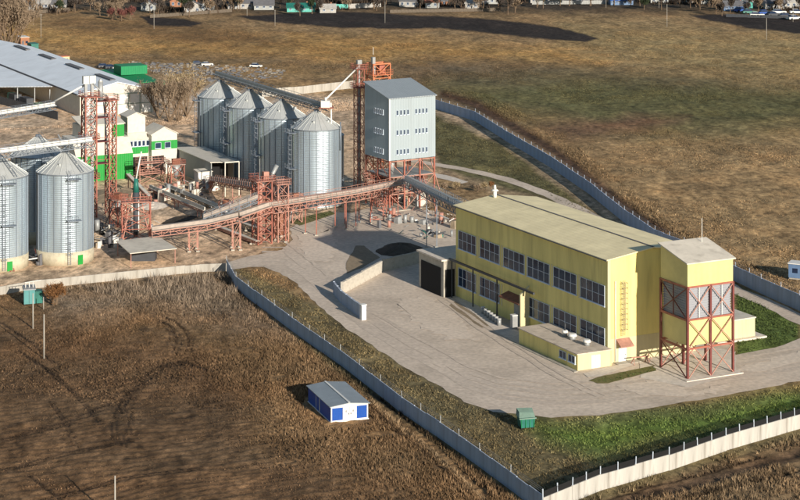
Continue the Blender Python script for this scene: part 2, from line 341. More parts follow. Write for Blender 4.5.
ys = np.concatenate([[-158, -155, -150, -140, -120, -100, -80, -60, -40, -20], np.arange(-12, 120, 1.0), np.arange(120, 255, 1.5), np.arange(255, 510, 0.9), np.arange(510, 560, 3), np.arange(560, 1000, 20), np.arange(1000, 3000, 250)])
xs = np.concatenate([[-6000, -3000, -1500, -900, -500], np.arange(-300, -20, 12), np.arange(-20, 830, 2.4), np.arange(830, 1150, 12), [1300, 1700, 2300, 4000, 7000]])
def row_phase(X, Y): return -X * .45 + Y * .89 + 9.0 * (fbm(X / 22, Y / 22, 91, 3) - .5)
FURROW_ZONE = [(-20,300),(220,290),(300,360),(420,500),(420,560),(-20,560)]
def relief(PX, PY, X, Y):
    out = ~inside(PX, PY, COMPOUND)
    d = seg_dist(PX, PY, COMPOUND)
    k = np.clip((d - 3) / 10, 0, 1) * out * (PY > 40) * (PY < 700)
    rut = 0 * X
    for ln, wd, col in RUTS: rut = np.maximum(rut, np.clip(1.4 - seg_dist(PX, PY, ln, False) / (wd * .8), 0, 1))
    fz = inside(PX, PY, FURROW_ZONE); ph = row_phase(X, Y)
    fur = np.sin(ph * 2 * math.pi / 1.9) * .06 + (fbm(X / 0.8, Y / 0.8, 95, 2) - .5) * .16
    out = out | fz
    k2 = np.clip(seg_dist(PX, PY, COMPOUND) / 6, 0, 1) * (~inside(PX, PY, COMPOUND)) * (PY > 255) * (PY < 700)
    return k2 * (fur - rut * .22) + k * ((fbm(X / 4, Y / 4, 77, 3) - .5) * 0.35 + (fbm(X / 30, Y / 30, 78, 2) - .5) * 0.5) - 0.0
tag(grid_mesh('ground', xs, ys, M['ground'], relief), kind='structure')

def sheet(name, poly, z, m, jitter=0.0, step=2.0):
    pts = []
    n = len(poly)
    for i in range(n):
        a = g(*poly[i]); b = g(*poly[(i + 1) % n]); k = max(1, int((b - a).length / step))
        for j in range(k):
            p = a.lerp(b, j / k)
            if jitter: p += Vector((random.uniform(-1, 1), random.uniform(-1, 1), 0)) * jitter
            pts.append((p.x, p.y, z))
    me = bpy.data.meshes.new(name); me.from_pydata(pts, [], [tuple(range(len(pts)))]); me.materials.append(m); me.update()
    o = link(name, me); return tag(o, kind='structure')
def strip(name, line, width, z, m, jitter=0.2):
    P = [g(*p) for p in line]; Q = []
    for i in range(len(P) - 1):
        k = max(1, int((P[i + 1] - P[i]).length / 3))
        Q += [P[i].lerp(P[i + 1], j / k) for j in range(k)]
    Q.append(P[-1]); mb = MB(); L = []
    for i, p in enumerate(Q):
        t = (Q[min(i + 1, len(Q) - 1)] - Q[max(i - 1, 0)]).normalized(); n = Vector((-t.y, t.x, 0))
        L.append((p + n * (width / 2 + random.uniform(-jitter, jitter)), p - n * (width / 2 + random.uniform(-jitter, jitter))))
    for a, b in zip(L[:-1], L[1:]): mb.face([(a[1].x, a[1].y, z), (b[1].x, b[1].y, z), (b[0].x, b[0].y, z), (a[0].x, a[0].y, z)])
    return tag(mb.build(name, m), kind='structure')

def road_mat(name, c, dirtc, amt=0.5):
    m = bpy.data.materials.new(name); m.use_nodes = True
    N = m.node_tree.nodes; L = m.node_tree.links; b = N['Principled BSDF']; b.inputs['Roughness'].default_value = 0.92; b.inputs['Specular IOR Level'].default_value = 0.2
    tc = N.new('ShaderNodeTexCoord'); a = N.new('ShaderNodeTexNoise'); a.inputs['Scale'].default_value = 0.07; a.inputs['Detail'].default_value = 12; a.inputs['Roughness'].default_value = 0.62
    L.new(tc.outputs['Object'], a.inputs[0]); r = N.new('ShaderNodeMapRange'); r.inputs[1].default_value = 0.42; r.inputs[2].default_value = 0.68; r.inputs[4].default_value = amt; L.new(a.outputs[0], r.inputs[0])
    mx = N.new('ShaderNodeMix'); mx.data_type = 'RGBA'; mx.inputs[6].default_value = (*c, 1); mx.inputs[7].default_value = (*dirtc, 1); L.new(r.outputs[0], mx.inputs[0])
    f = N.new('ShaderNodeTexNoise'); f.inputs['Scale'].default_value = 1.3; f.inputs['Detail'].default_value = 10; L.new(tc.outputs['Object'], f.inputs[0])
    fr = N.new('ShaderNodeMapRange'); fr.inputs[1].default_value = 0.3; fr.inputs[2].default_value = 0.7; fr.inputs[3].default_value = 0.84; fr.inputs[4].default_value = 1.14; L.new(f.outputs[0], fr.inputs[0])
    sc = N.new('ShaderNodeVectorMath'); sc.operation = 'SCALE'; L.new(mx.outputs[2], sc.inputs[0]); L.new(fr.outputs[0], sc.inputs['Scale']); L.new(sc.outputs[0], b.inputs['Base Color'])
    bp = N.new('ShaderNodeBump'); bp.inputs['Strength'].default_value = 0.4; bp.inputs['Distance'].default_value = 0.05; L.new(f.outputs[0], bp.inputs['Height']); L.new(bp.outputs[0], b.inputs['Normal'])
    return m
M['road'] = road_mat('dusty_concrete_road', (0.66, 0.555, 0.45), (0.46, 0.385, 0.31), 0.85)
M['rut'] = road_mat('muddy_rut_soil', (0.10, 0.078, 0.055), (0.20, 0.155, 0.105), 0.9)
M['dry_rut'] = road_mat('dry_tan_rut', (0.34, 0.25, 0.155), (0.16, 0.12, 0.08), 0.9)
M['plough'] = road_mat('black_ploughed_soil', (0.045, 0.037, 0.034), (0.10, 0.08, 0.06), 0.5)
M['pave'] = road_mat('pale_concrete_apron', (0.68, 0.61, 0.53), (0.52, 0.45, 0.37), 0.5)
M['verge'] = road_mat('verge_soil', (0.16, 0.15, 0.055), (0.24, 0.19, 0.11), 0.9)
M['dirt'] = road_mat('brown_yard_dirt', (0.30, 0.235, 0.16), (0.20, 0.16, 0.11), 0.8)

sheet('road', ROAD, 0.04, M['road'], 0.28)
M['swath'] = road_mat('tyre_darkened_concrete', (0.56, 0.472, 0.387), (0.66, 0.555, 0.45), 1.0)
M['dust'] = road_mat('spilled_pale_dust', (0.69, 0.585, 0.48), (0.64, 0.54, 0.44), 1.0)
def off(line, dy): return [(x, y - dy) for x, y in line]
_rd = [(262,262),(285,262),(305,276),(330,298),(352,318),(378,336),(405,352),(440,370),(470,388),(500,398),(550,404),(600,402),(650,394),(700,386),(750,377),(800,368),(880,355)]
for k_, (dy, wd) in enumerate(((0, 1.5), (4.2, 1.1), (10, 1.6), (14.5, 1.2), (20, .9))):
    strip('tyre_mark', off(_rd, dy), wd, 0.06 + k_ * .004, M['swath'], .22)
strip('tyre_mark', [(600,398),(560,380),(520,355),(480,330),(440,300)], .7, .088, M['swath'], .2)
strip('tyre_mark', [(606,396),(566,378),(527,353),(487,328),(447,300)], .7, .088, M['swath'], .2)
sheet('dust_patch', [(398,300),(430,296),(450,312),(470,330),(480,342),(450,340),(420,326),(402,312)], .085, M['dust'], .9, 1.0)
sheet('dust_patch', [(300,236),(330,230),(338,244),(330,262),(310,262),(300,250)], .085, M['dust'], .9, 1.0)
sheet('dust_patch', [(620,386),(660,380),(690,392),(730,384),(726,392),(680,398),(640,396)], .082, M['dust'], .7, 1.0)
sheet('dust_patch', [(736,370),(770,360),(800,352),(830,350),(800,362),(760,372)], .082, M['dust'], .7, 1.0)
strip('track', TRACK_FAR, 3.8, 0.05, M['road'], 0.3)
sheet('pavement', [(640,378),(688,388),(737,375),(735,352),(700,345),(640,355)], 0.09, M['pave'], 0.2)
sheet('pavement', [(452,297),(478,317),(497,333),(519,345),(524,335),(500,322),(456,290)], 0.09, M['pave'], 0.05)
sheet('pavement', [(583,374),(634,361),(638,364),(600,377),(588,378)], 0.10, M['pave'], 0.05)
sheet('verge', [(588,381),(600,377),(654,366),(656,371),(640,375),(608,384),(598,384)], 0.10, M['verge'], 0.12, 1.0)
sheet('verge', [(290,222),(300,218),(330,211),(336,214),(318,220),(300,226)], 0.10, M['verge'], 0.12, 1.0)
sheet('rubble_patch', [(430,172),(440,174),(455,178),(468,182),(462,184),(446,180),(434,177)], 0.05, M['pave'], .3)
sheet('dirt_patch', [(346,264),(356,246),(364,246),(380,258),(362,268),(347,274)], 0.08, M['dirt'], 0.15)
sheet('dirt_patch', [(455,302),(470,312),(490,326),(482,328),(462,318),(448,306)], 0.08, M['dirt'], 0.25)
# ------------------------------------------------------------------ vegetation masses
VEG = bpy.data.materials.new('dry_weed_blades'); VEG.use_nodes = True
_b = VEG.node_tree.nodes['Principled BSDF']; _a = VEG.node_tree.nodes.new('ShaderNodeAttribute'); _a.attribute_name = 'tint'
VEG.node_tree.links.new(_a.outputs['Color'], _b.inputs['Base Color']); _b.inputs['Roughness'].default_value = 0.9; _b.inputs['Specular IOR Level'].default_value = 0.1

def blade_mesh(name, X, Y, hgt, wid, nb, col, spread=0.5, m=VEG, kind='stuff'):
    """many tufts of nb pointed blades each"""
    n = len(X); k = n * nb
    cx = np.repeat(X, nb) + rng.normal(0, spread, k) * np.repeat(hgt, nb) * 0.5; cy = np.repeat(Y, nb) + rng.normal(0, spread, k) * np.repeat(hgt, nb) * 0.5
    h = np.repeat(hgt, nb) * rng.uniform(.5, 1.15, k); a = rng.uniform(0, math.pi, k); wd = np.repeat(wid, nb) * rng.uniform(.6, 1.4, k)
    lx = rng.normal(0, .28, k) * h; ly = rng.normal(0, .28, k) * h
    co = np.empty((k, 3, 3), np.float32)
    co[:, 0] = np.stack([cx - np.cos(a) * wd, cy - np.sin(a) * wd, np.full(k, -.05)], -1)
    co[:, 1] = np.stack([cx + np.cos(a) * wd, cy + np.sin(a) * wd, np.full(k, -.05)], -1)
    co[:, 2] = np.stack([cx + lx, cy + ly, h], -1)
    me = bpy.data.meshes.new(name); me.vertices.add(k * 3); me.vertices.foreach_set('co', co.ravel())
    me.loops.add(k * 3); me.loops.foreach_set('vertex_index', np.arange(k * 3, dtype=np.int32))
    me.polygons.add(k); me.polygons.foreach_set('loop_start', np.arange(0, k * 3, 3, dtype=np.int32)); me.polygons.foreach_set('loop_total', np.full(k, 3, np.int32))
    me.update()
    g_ = col.mean(1, keepdims=True); col = (col * .88 + g_ * .12) * .66
    c = np.repeat(col, nb, 0) * rng.uniform(.55, 1.45, (k, 1)); c = np.repeat(c, 3, 0)
    at = me.color_attributes.new('tint', 'FLOAT_COLOR', 'POINT'); at.data.foreach_set('color', np.concatenate([np.clip(c, 0, .9), np.ones((len(c), 1))], 1).astype(np.float32).ravel())
    me.materials.append(m)
    return tag(link(name, me), kind=kind)
def scatter(poly, dens, excl=()):
    P = np.array([[*g(x, y).xy] for x, y in poly]); x0, y0 = P.min(0); x1, y1 = P.max(0)
    n = int((x1 - x0) * (y1 - y0) * dens); X = rng.uniform(x0, x1, n); Y = rng.uniform(y0, y1, n)
    px = 400 + F * X / Y; py = YH + F * H / Y; k = inside(px, py, poly)
    for e in excl: k &= ~inside(px, py, e)
    return X[k], Y[k], px[k], py[k]
def near_lines(px, py, lines, d):
    k = np.ones(px.shape, bool)
    for l in lines: k &= seg_dist(px, py, l, False) > d
    return k

# weeds and stubble of the near left field, tallest along the fences
FIELD_L = [(-40,300),(37,290),(110,283),(222,276),(270,320),(340,369),(440,443),(538,516),(545,530),(-40,530)]
X, Y, px, py = scatter(FIELD_L, 8.5)
dist = np.minimum(seg_dist(px, py, FENCE_LEFT, False), seg_dist(px, py, FENCE_FRONT, False) * 1.2)
clump = fbm(X / 5, Y / 5, 50, 4); tall = np.clip(1.25 - dist / 110, 0.0, 1) * np.clip((px + py * .4 - 90) / 160, .1, 1)
k = (rng.uniform(0, 1, len(X)) < 0.30 + tall * 1.1) & (clump > .26) & near_lines(px, py, [[(374,398),(400,420),(430,443),(485,496)]], 3.2) & ~inside(px, py, [(304,400),(330,390),(372,414),(372,423),(330,430),(302,406)])
X, Y, px, py, tall, clump = [q[k] for q in (X, Y, px, py, tall, clump)]
c = ground_colour(px, py) * rng.uniform(.6, 1.7, (len(X), 1)) * np.array([1.0, 1, 1.0]); c *= (0.75 + 0.9 * (clump[:, None] - .3))
blade_mesh('dry_weeds', X, Y, 0.12 + tall * rng.uniform(.12, .72, len(X)) * (.35 + clump), 0.035 + 0.03 * tall, 6, c)
# stubble standing in rows on the ploughed part
X, Y, px, py = scatter([(-40,330),(120,320),(230,350),(290,400),(380,470),(430,530),(-40,530)], 9.0)
ph = row_phase(X, Y) / 1.9; k = (np.abs(ph - np.round(ph) - .25) < .16) & (fbm(X / 3, Y / 3, 63, 3) > .44) & near_lines(px, py, [r[0] for r in RUTS], 1.5)
X, Y, px, py = X[k], Y[k], px[k], py[k]
blade_mesh('stubble', X, Y, rng.uniform(.10, .26, len(X)), np.full(len(X), .055), 4, ground_colour(px, py) * rng.uniform(.9, 2.3, (len(X), 1)))
# near right field below the white wall
X, Y, px, py = scatter([(548,518),(600,495),(726,455),(830,425),(960,390),(960,430),(840,520),(560,540)], 5.0)
cl = fbm(X / 4, Y / 4, 51, 4); k = (cl > .42) & near_lines(px, py, [[(560,520),(640,494),(700,482),(760,464),(840,440),(960,410)]], 5)
X, Y, px, py = X[k], Y[k], px[k], py[k]
blade_mesh('dry_weeds', X, Y, rng.uniform(.2, .85, len(X)), np.full(len(X), .07), 6, ground_colour(px, py) * rng.uniform(.8, 1.8, (len(X), 1)))
# verge inside the compound
VERGE = [(230,276),(240,270),(262,269),(290,282),(304,296),(330,320),(398,366),(464,405),(500,415),(560,420),(650,411),(800,385),(920,362),(960,356),(960,380),(860,404),(781,428),(669,462),(545,500),(440,432),(340,360),(270,310)]
X, Y, px, py = scatter(VERGE, 7.0)
gr = ((px > 515) | (rng.uniform(0, 1, len(px)) < .1)); cl = fbm(X / 2.5, Y / 2.5, 52, 3)
k = cl > .38; X, Y, px, py, cl = X[k], Y[k], px[k], py[k], cl[k]
blade_mesh('verge_grass', X, Y, rng.uniform(.08, .35, len(X)), np.full(len(X), .06), 5, ground_colour(px, py) * rng.uniform(.65, 1.8, (len(X), 1)) * np.array([1.25, 1.2, 1.1]))
# grass island behind the tower and little islands
for poly in ([(736,292),(770,309),(798,328),(796,338),(772,346),(738,353)], [(590,381),(654,367),(655,371),(610,383)], [(292,222),(330,212),(334,214),(302,225)], [(436,116),(500,146),(640,246),(600,238),(540,186),(440,160)], [(-10,130),(150,120),(330,100),(355,98),(355,110),(200,124)]):
    X, Y, px, py = scatter(poly, 4.0 if poly[0][0] != 436 else 1.2)
    gcol = np.array(lin((84, 100, 50))) if poly[0][0] in (736, 590, 292) else None
    c = (ground_colour(px, py) if gcol is None else np.tile(gcol, (len(X), 1))) * rng.uniform(.6, 1.7, (len(X), 1))
    blade_mesh('grass', X, Y, rng.uniform(.1, .35, len(X)), np.full(len(X), .08), 5, c)
# far meadow: larger tussocks, thinning with distance
MEADOW = [(460,96),(560,150),(660,232),(740,272),(800,300),(960,360),(1040,330),(1040,40),(620,30),(600,45),(420,44),(260,30),(60,28),(0,30),(100,66),(300,74),(430,90)]
X, Y, px, py = scatter(MEADOW, 2.2)
cl = fbm(X / 9, Y / 14, 53, 4) + (px > 560) * (py > 95) * .10; k = (rng.uniform(.30, .62, len(X)) < cl); X, Y, px, py, cl = X[k], Y[k], px[k], py[k], cl[k]
blade_mesh('meadow_grass', X, Y, rng.uniform(.08, .28, len(X)) * (.3 + cl), np.full(len(X), .11), 3, ground_colour(px, py) * rng.uniform(.6, 1.35, (len(X), 1)), spread=2.2)
# weed bank along the far wall
BANK = [(440,96),(480,104),(560,152),(640,214),(664,236),(740,270),(800,298),(800,290),(740,258),(672,226),(650,206),(570,140),(490,95),(445,88)]
X, Y, px, py = scatter(BANK, 3.0)
blade_mesh('bank_weeds', X, Y, rng.uniform(.12, .5, len(X)), np.full(len(X), .1), 4, ground_colour(px, py) * rng.uniform(.4, 1.5, (len(X), 1)), spread=.8)
# dark tangled scrub between the village plots
X, Y, px, py = scatter([(-20,-14),(820,-14),(820,12),(740,12),(700,5),(530,2),(505,10),(400,9),(250,12),(180,14),(60,14),(-20,18)], .055)
k = fbm(X / 16, Y / 30, 71, 3) > .45; X, Y, px, py = X[k], Y[k], px[k], py[k]
blade_mesh('village_scrub', X, Y, rng.uniform(1.0, 3.4, len(X)), np.full(len(X), .35), 12, np.tile(lin((88, 74, 62)), (len(X), 1)) * rng.uniform(.3, 1.5, (len(X), 1)), spread=.9)
# pale scrub by the front wall
X, Y, px, py = scatter([(70,288),(105,284),(225,274),(242,292),(200,304),(120,298)], 3.2)
k = fbm(X / 2.5, Y / 2.5, 61, 3) > .47; X, Y, px, py = X[k], Y[k], px[k], py[k]
blade_mesh('pale_weeds', X, Y, rng.uniform(.5, 1.9, len(X)), np.full(len(X), .06), 7, np.tile(lin((166, 146, 124)), (len(X), 1)) * rng.uniform(.5, 1.5, (len(X), 1)), spread=.7)

# ------------------------------------------------------------------ walls with panels
def wall_line(name, label, cat, line, plen, h, m, post_h=0.0, post_d=3.0, cap=False, wire=True, thick=0.16, sink=0.0, postm=None):
    P = [g(*p) for p in line]; root = thing(name, label, cat, P[0])
    me = MB().box(0, plen - .05, -thick/2, thick/2, 0, h)
    me = me.mesh(m); pm = MB().bar((0, 0, h - .3), (0, 0, h + post_h), .10).mesh(postm or M['white']) if post_h else None
    jm = MB().box(-.05, .05, -thick/2 - .012, thick/2 + .012, 0, h + .02).mesh(m)
    carry = 0.0; wires = MB()
    for a, b in zip(P[:-1], P[1:]):
        d = b - a; L = d.length; n = max(1, round(L / plen)); st = L / n; rz = math.atan2(d.y, d.x)
        for i in range(n):
            p = a + d * (i / n) - P[0]
            o = link('panel', me, root, p + Vector((0, 0, random.uniform(-.09, .03) - sink)), rz + random.uniform(-.012, .012)); o.scale = (st / plen, 1, 1)
            link('joint_post', jm, root, p + Vector((0, 0, -sink)), rz)
        if pm:
            k = max(1, round(L / post_d))
            for i in range(k):
                q = a + d * (i / k) - P[0]; o = link('post', pm, root, q, rz); o.rotation_euler = (random.uniform(-.05, .05), random.uniform(-.05, .05), rz)
        if pm and wire:
            for zz in (h + post_h * .35, h + post_h * .65, h + post_h * .95): wires.bar(a - P[0] + Vector((0, 0, zz)), b - P[0] + Vector((0, 0, zz)), .025)
    if wires.f: tag(wires.build('wire', M['steel'], root), kind='stuff')
    return root
wall_line('concrete_wall', 'long grey concrete panel wall running diagonally beside the dry weed field', 'wall', FENCE_LEFT, 4.0, 2.4, M['panelgrey'], .9, 8.0, postm=M['steel'])
wall_line('concrete_wall', 'sunlit white concrete panel wall with wire posts at the bottom right', 'wall', FENCE_RIGHT, 6.0, 2.15, M['whitewall'], 1.05, 3.3, postm=M['frame'], wire=False)
wall_line('concrete_wall', 'curving shaded concrete wall between the meadow and the far track', 'wall', FENCE_FAR, 4.0, 3.0, M['bluewall'], .8, 6.0, postm=M['panelgrey'])
wall_line('concrete_wall', 'low pale concrete wall in front of the two big left silos, half hidden by weeds', 'wall', FENCE_FRONT, 4.0, 1.6, M['panel'])
wall_line('concrete_wall', 'straight pale concrete wall behind the row of four silos', 'wall', [(262,97),(300,94),(355,88)], 4.0, 2.6, M['panel'])
# black bars standing in for the shadow band above the white wall
root = [o for o in COL.objects if o.type == 'EMPTY' and 'sunlit white' in o.get('label', '')][0]
shade_bars = MB(); P = [g(*p) - g(*FENCE_RIGHT[0]) for p in FENCE_RIGHT]
for a, b in zip(P[:-1], P[1:]):
    n_ = int((b - a).length / .13)
    for i in range(n_):
        q = a.lerp(b, i / n_); shade_bars.bar(q + Vector((0, .12, 2.0)), q + Vector((0, .12, 2.85)), .09, .02)
tag(shade_bars.build('shade_band', M['black'], root), kind='stuff')

wall_line('retaining_wall', 'short cream concrete retaining wall in the middle of the road bend', 'wall', [(342,294),(382,272)], 2.6, 2.3, M['ramp'], thick=.5)
wall_line('retaining_wall', 'grey retaining wall in the shade leading to the yellow hall', 'wall', [(383,271.5),(424,262)], 3.0, 2.5, M['concrete'], thick=.4)
wall_line('retaining_wall', 'dark side wall of the loading ramp ending at a white pillar', 'wall', [(334,294),(341,303),(362,319)], 3.5, 2.4, M['panelgrey'], thick=.35)
p = g(363, 320); tag(MB().box(-.45, .45, -.4, .4, 0, 2.7).box(-.55, .55, -.5, .5, 2.7, 2.85).build('concrete_pillar', M['white'], None, p, .5), 'white concrete pillar at the lower end of the ramp wall', 'pillar')

# ------------------------------------------------------------------ yellow hall
RZ = math.atan2(.453, .891); A = Vector((34.1, 311.8, 0)); U = Vector((-.453, .891, 0)); V = Vector((.891, .453, 0))
def bpx(px, off=0.0):
    """distance along the hall's long wall of photo column px, for a wall offset off sideways"""
    x0, y0 = A.x + V.x * off, A.y + V.y * off; k = (px - 400) / F
    return (x0 - y0 * k) / (.453 + .891 * k)
W_, LEN, HW = 17.6, 52.0, 17.0
hall = thing('production_hall', 'long yellow hall with two rows of large windows and a pale low-pitched roof', 'building', A, RZ)
b = MB()
b.solid([(0,0,0),(W_,0,0),(W_,LEN,0),(0,LEN,0),(0,0,HW),(W_,0,HW),(W_,LEN,HW),(0,LEN,HW),(W_/2,0,HW+1.15),(W_/2,LEN,HW+1.15)],
        [(0,1,5,8,4),(2,3,7,9,6),(3,0,4,7),(1,2,6,5),(4,8,9,7),(8,5,6,9)])
b.build('wall', M['yellow'], hall)
for s in (0, 1):
    x0, x1 = (-.45, W_/2) if s == 0 else (W_/2, W_ + .45); z0, z1 = (HW + .02, HW + 1.27) if s == 0 else (HW + 1.27, HW + .02)
    MB().hexa([(x0,-.4,z0),(x1,-.4,z1),(x1,LEN+.4,z1),(x0,LEN+.4,z0)], [(x0,-.4,z0+.16),(x1,-.4,z1+.16),(x1,LEN+.4,z1+.16),(x0,LEN+.4,z0+.16)]).build('roof', M['yroof'], hall)
MB().bar((W_/2, -.4, HW + 1.46), (W_/2, LEN + .4, HW + 1.46), .35, .08).build('roof_ridge', M['slate'], hall)
g_ = MB().bar((-.5, -.4, HW), (-.5, LEN + .4, HW), .14); g_.build('gutter', M['slate'], hall)
# windows on the long wall
def window(parent, b0, b1, z0, z1, cols, rows, axis='y', off=-.03, fm=None, gm=None, t=.065):
    """window with frame, mullions and panes on the wall x=off (axis y) or y=off (axis x)"""
    fm = fm or M['frame']; gm = gm or M['glass']
    def bx(mb, a0, a1, c0, c1, d0, d1):
        return mb.box(off - d1, off - d0, a0, a1, c0, c1) if axis == 'y' else mb.box(a0, a1, off - d1, off - d0, c0, c1)
    f = MB()
    for q in ((b0, b0 + t), (b1 - t, b1)): bx(f, q[0], q[1], z0, z1, 0, .14)
    for q in ((z0, z0 + t), (z1 - t, z1)): bx(f, b0 + t, b1 - t, q[0], q[1], 0, .138)
    for i in range(1, cols):
        c = b0 + (b1 - b0) * i / cols; bx(f, c - .035, c + .035, z0 + t, z1 - t, 0, .12)
    for j in range(1, rows):
        c = z0 + (z1 - z0) * j / rows; bx(f, b0 + t, b1 - t, c - .03, c + .03, 0, .11)
    w_ = f.build('window', fm, parent)
    s_ = MB(); bx(s_, b0 - .1, b1 + .1, z0 - .12, z0 - .005, 0, .25); s_.build('sill', M['frame'], w_)
    for i in range(cols):
        for j in range(rows):
            a0 = b0 + (b1 - b0) * i / cols; a1 = b0 + (b1 - b0) * (i + 1) / cols; c0 = z0 + (z1 - z0) * j / rows; c1 = z0 + (z1 - z0) * (j + 1) / rows
            pmb = MB(); bx(pmb, a0 + .02, a1 - .02, c0 + .02, c1 - .02, 0, .05 + random.uniform(0, .012)); pmb.build('pane', gm if gm is not M['glass'] else random.choice([gm, gm, M['glass3'], M['glass3'], M['glass2']]), w_)
    return w_
WINS = [(459,476.5),(480.5,500),(504,525),(528,550),(554,577),(581,605.3)]
for i, (a0, a1) in enumerate(WINS):
    y1, y0 = bpx(a0), bpx(a1)
    window(hall, y0, y1, 9.3, 12.7, 4, 2)
    if i == 2: continue
    window(hall, y0, y1 if i != 1 else y1, 2.3, 5.7, 4, 2)
for px in (478.5, 502, 552, 527, 579.3):
    y = bpx(px); MB().box(-.06, .0, y - .22, y + .22, 9.0, 12.9).build('pilaster', M['cream'], hall)
    MB().box(-.07, .0, y - .22, y + .22, 2.0, 5.9).build('pilaster', M['cream'], hall)
# end wall: corner strips, ladder cage, downpipe, door and canopy
MB().box(-.05, .5, -.05, 0, 0, HW).build('corner_strip', M['cream'], hall)
MB().box(0.5, W_ - .05, -.03, 0, .0, 4.0).build('plinth_band', M['cream'], hall)
lad = MB()
for x in (2.55, 3.15): lad.bar((x, -.35, 4.4), (x, -.35, 13.5), .07)
for i in range(30): lad.bar((2.55, -.35, 4.5 + i * .3), (3.15, -.35, 4.5 + i * .3), .05)
l_ = lad.build('ladder', M['wood'], hall)
cg = MB()
for i in range(10):
    z = 5.5 + i * .85; cg.bar((2.4, -.35, z), (2.4, -1.0, z), .05).bar((2.4, -1.0, z), (3.3, -1.0, z), .05).bar((3.3, -1.0, z), (3.3, -.35, z), .05)
for x in (2.4, 2.85, 3.3): cg.bar((x, -1.0, 5.5), (x, -1.0, 13.2), .05)
cg.build('ladder_cage', M['wood'], l_)
MB().tube((1.4, -.15, .3), (1.4, -.15, 13.5), .1, n=8).build('downpipe', M['white'], hall)
d_ = MB().box(2.0, 3.6, -.12, -.03, .1, 2.5).build('door', M['white'], hall); MB().box(3.35, 3.45, -.17, -.12, 1.1, 1.3).build('handle', M['darksteel'], d_)
MB().hexa([(1.6,-1.5,2.75),(4.2,-1.5,2.75),(4.2,0,3.3),(1.6,0,3.3)], [(1.6,-1.5,2.9),(4.2,-1.5,2.9),(4.2,0,3.95),(1.6,0,3.95)]).build('door_canopy', M['pink'], hall)
MB().box(1.0, 5.5, -1.6, -.05, .0, .16).build('doorstep', M['concrete'], hall)
# roof vent (white cowl on the far ridge end)
v_ = thing('roof_vent', 'white mushroom vent standing at the far end of the hall roof', 'vent', A + V * 7.6 + U * (LEN - 1.5) + Vector((0, 0, HW + 1.2)), RZ)
MB().tube((0,0,0),(0,0,1.3),.35,n=14).build('pipe', M['white'], v_); MB().tube((0,0,1.3),(0,0,1.6),.75,.45,14).build('cowl', M['white'], v_); MB().tube((0,0,1.6),(0,0,2.4),.3,.2,12).build('cap', M['white'], v_)
# pipe rack, porch and door on the lower long wall
y1, y0 = bpx(447, -4), bpx(523, -4)
pr = thing('pipe_rack', 'dark pipe on thin posts running along the lower yellow wall', 'pipe', A, RZ)
ys_ = [y0 + 1.0, bpx(497, -1.2), bpx(473, -1.2), LEN - .6]
MB().bar((-1.2, ys_[0], 7.1), (-1.2, ys_[-1] + 1, 7.1), .35, .35).build('pipe', M['darksteel'], pr)
for yy in ys_[1:]: MB().bar((-1.2, yy, 0), (-1.2, yy, 7.1), .2).build('post', M['darksteel'], pr)
py0 = bpx(522.5, -1.5)
porch = thing('porch', 'white wall slab and rust coloured canopy over the grey side door of the yellow hall', 'porch', A, RZ)
MB().hexa([(-1.9,py0,0),(-.02,py0,0),(-.02,py0+.4,0),(-1.9,py0+.4,0)],[(-1.9,py0,6.2),(-.02,py0,7.6),(-.02,py0+.4,7.6),(-1.9,py0+.4,6.2)]).build('side_wall', M['cream'], porch)
MB().hexa([(-2.0,py0+.5,4.3),(-.02,py0+.5,4.9),(-.02,py0+7.5,4.9),(-2.0,py0+7.5,4.3)],[(-2.0,py0+.5,4.55),(-.02,py0+.5,5.2),(-.02,py0+7.5,5.2),(-2.0,py0+7.5,4.55)]).build('canopy', M['rustroof'], porch)
d_ = MB().box(-.16, -.02, py0+1.6, py0+5.2, 0, 4.0).build('door', M['greycl'], porch); MB().box(-.2, -.165, py0+3.3, py0+3.5, 0, 4.0).build('door_seam', M['darksteel'], d_)
# annex
AX, AY0, AY1, AH = -6.6, -1.2, 17.4, 2.65
an = thing('annex', 'low yellow lean-to with flat tan roof at the foot of the hall', 'building', A, RZ)
MB().box(AX, -.02, AY0, AY1, 0, AH).build('wall', M['yellow'], an)
MB().box(AX - .25, -.04, AY0 - .25, AY1 + .2, AH, AH + .16).build('roof', M['annexroof'], an)
MB().box(AX + .02, -.3, AY0 - .03, AY0, 0, AH - .02).build('end_wall', M['cream'], an)
d_ = MB().box(AX + 2.6, AX + 4.3, AY0 - .12, AY0 - .03, .1, 2.2).build('door', M['white'], an); MB().box(AX+3.42, AX+3.48, AY0-.14, AY0-.12, .1, 2.2).build('door_seam', M['steel'], d_)
for a0 in (bpx(566, AX), bpx(575, AX)):
    window(an, a0 - .2, a0 + 1.9, 1.0, 2.2, 2, 1, off=AX - .01)
for i, (px, py, r) in enumerate(((565, 337, .55), (572.5, 340.5, .8), (587, 346.5, .7))):
    pp = g(px, py, AH); lb = ('slim roof ventilator with tall dark pipe on the annex, leftmost of three', 'widest round roof ventilator in the middle of the annex roof', 'round roof ventilator nearest the end of the annex')[i]
    t = thing('roof_ventilator', lb, 'ventilator', (pp.x, pp.y, AH + .16), 0)
    MB().tube((0,0,0),(0,0,.6),r*.7,n=14).build('pipe', M['steel'], t); MB().tube((0,0,.6),(0,0,1.0),r,r*.75,16).build('cowl', M['white'], t)
    if i == 0: MB().tube((0,0,1.0),(0,0,2.2),.12,n=8).build('chimney', M['darksteel'], t)
# kerb slab along the annex
tag(MB().box(AX - 1.0, AX - .25, AY0 - .6, AY1 + .5, 0, .14).build('kerb', M['concrete'], None, A, RZ), kind='structure')
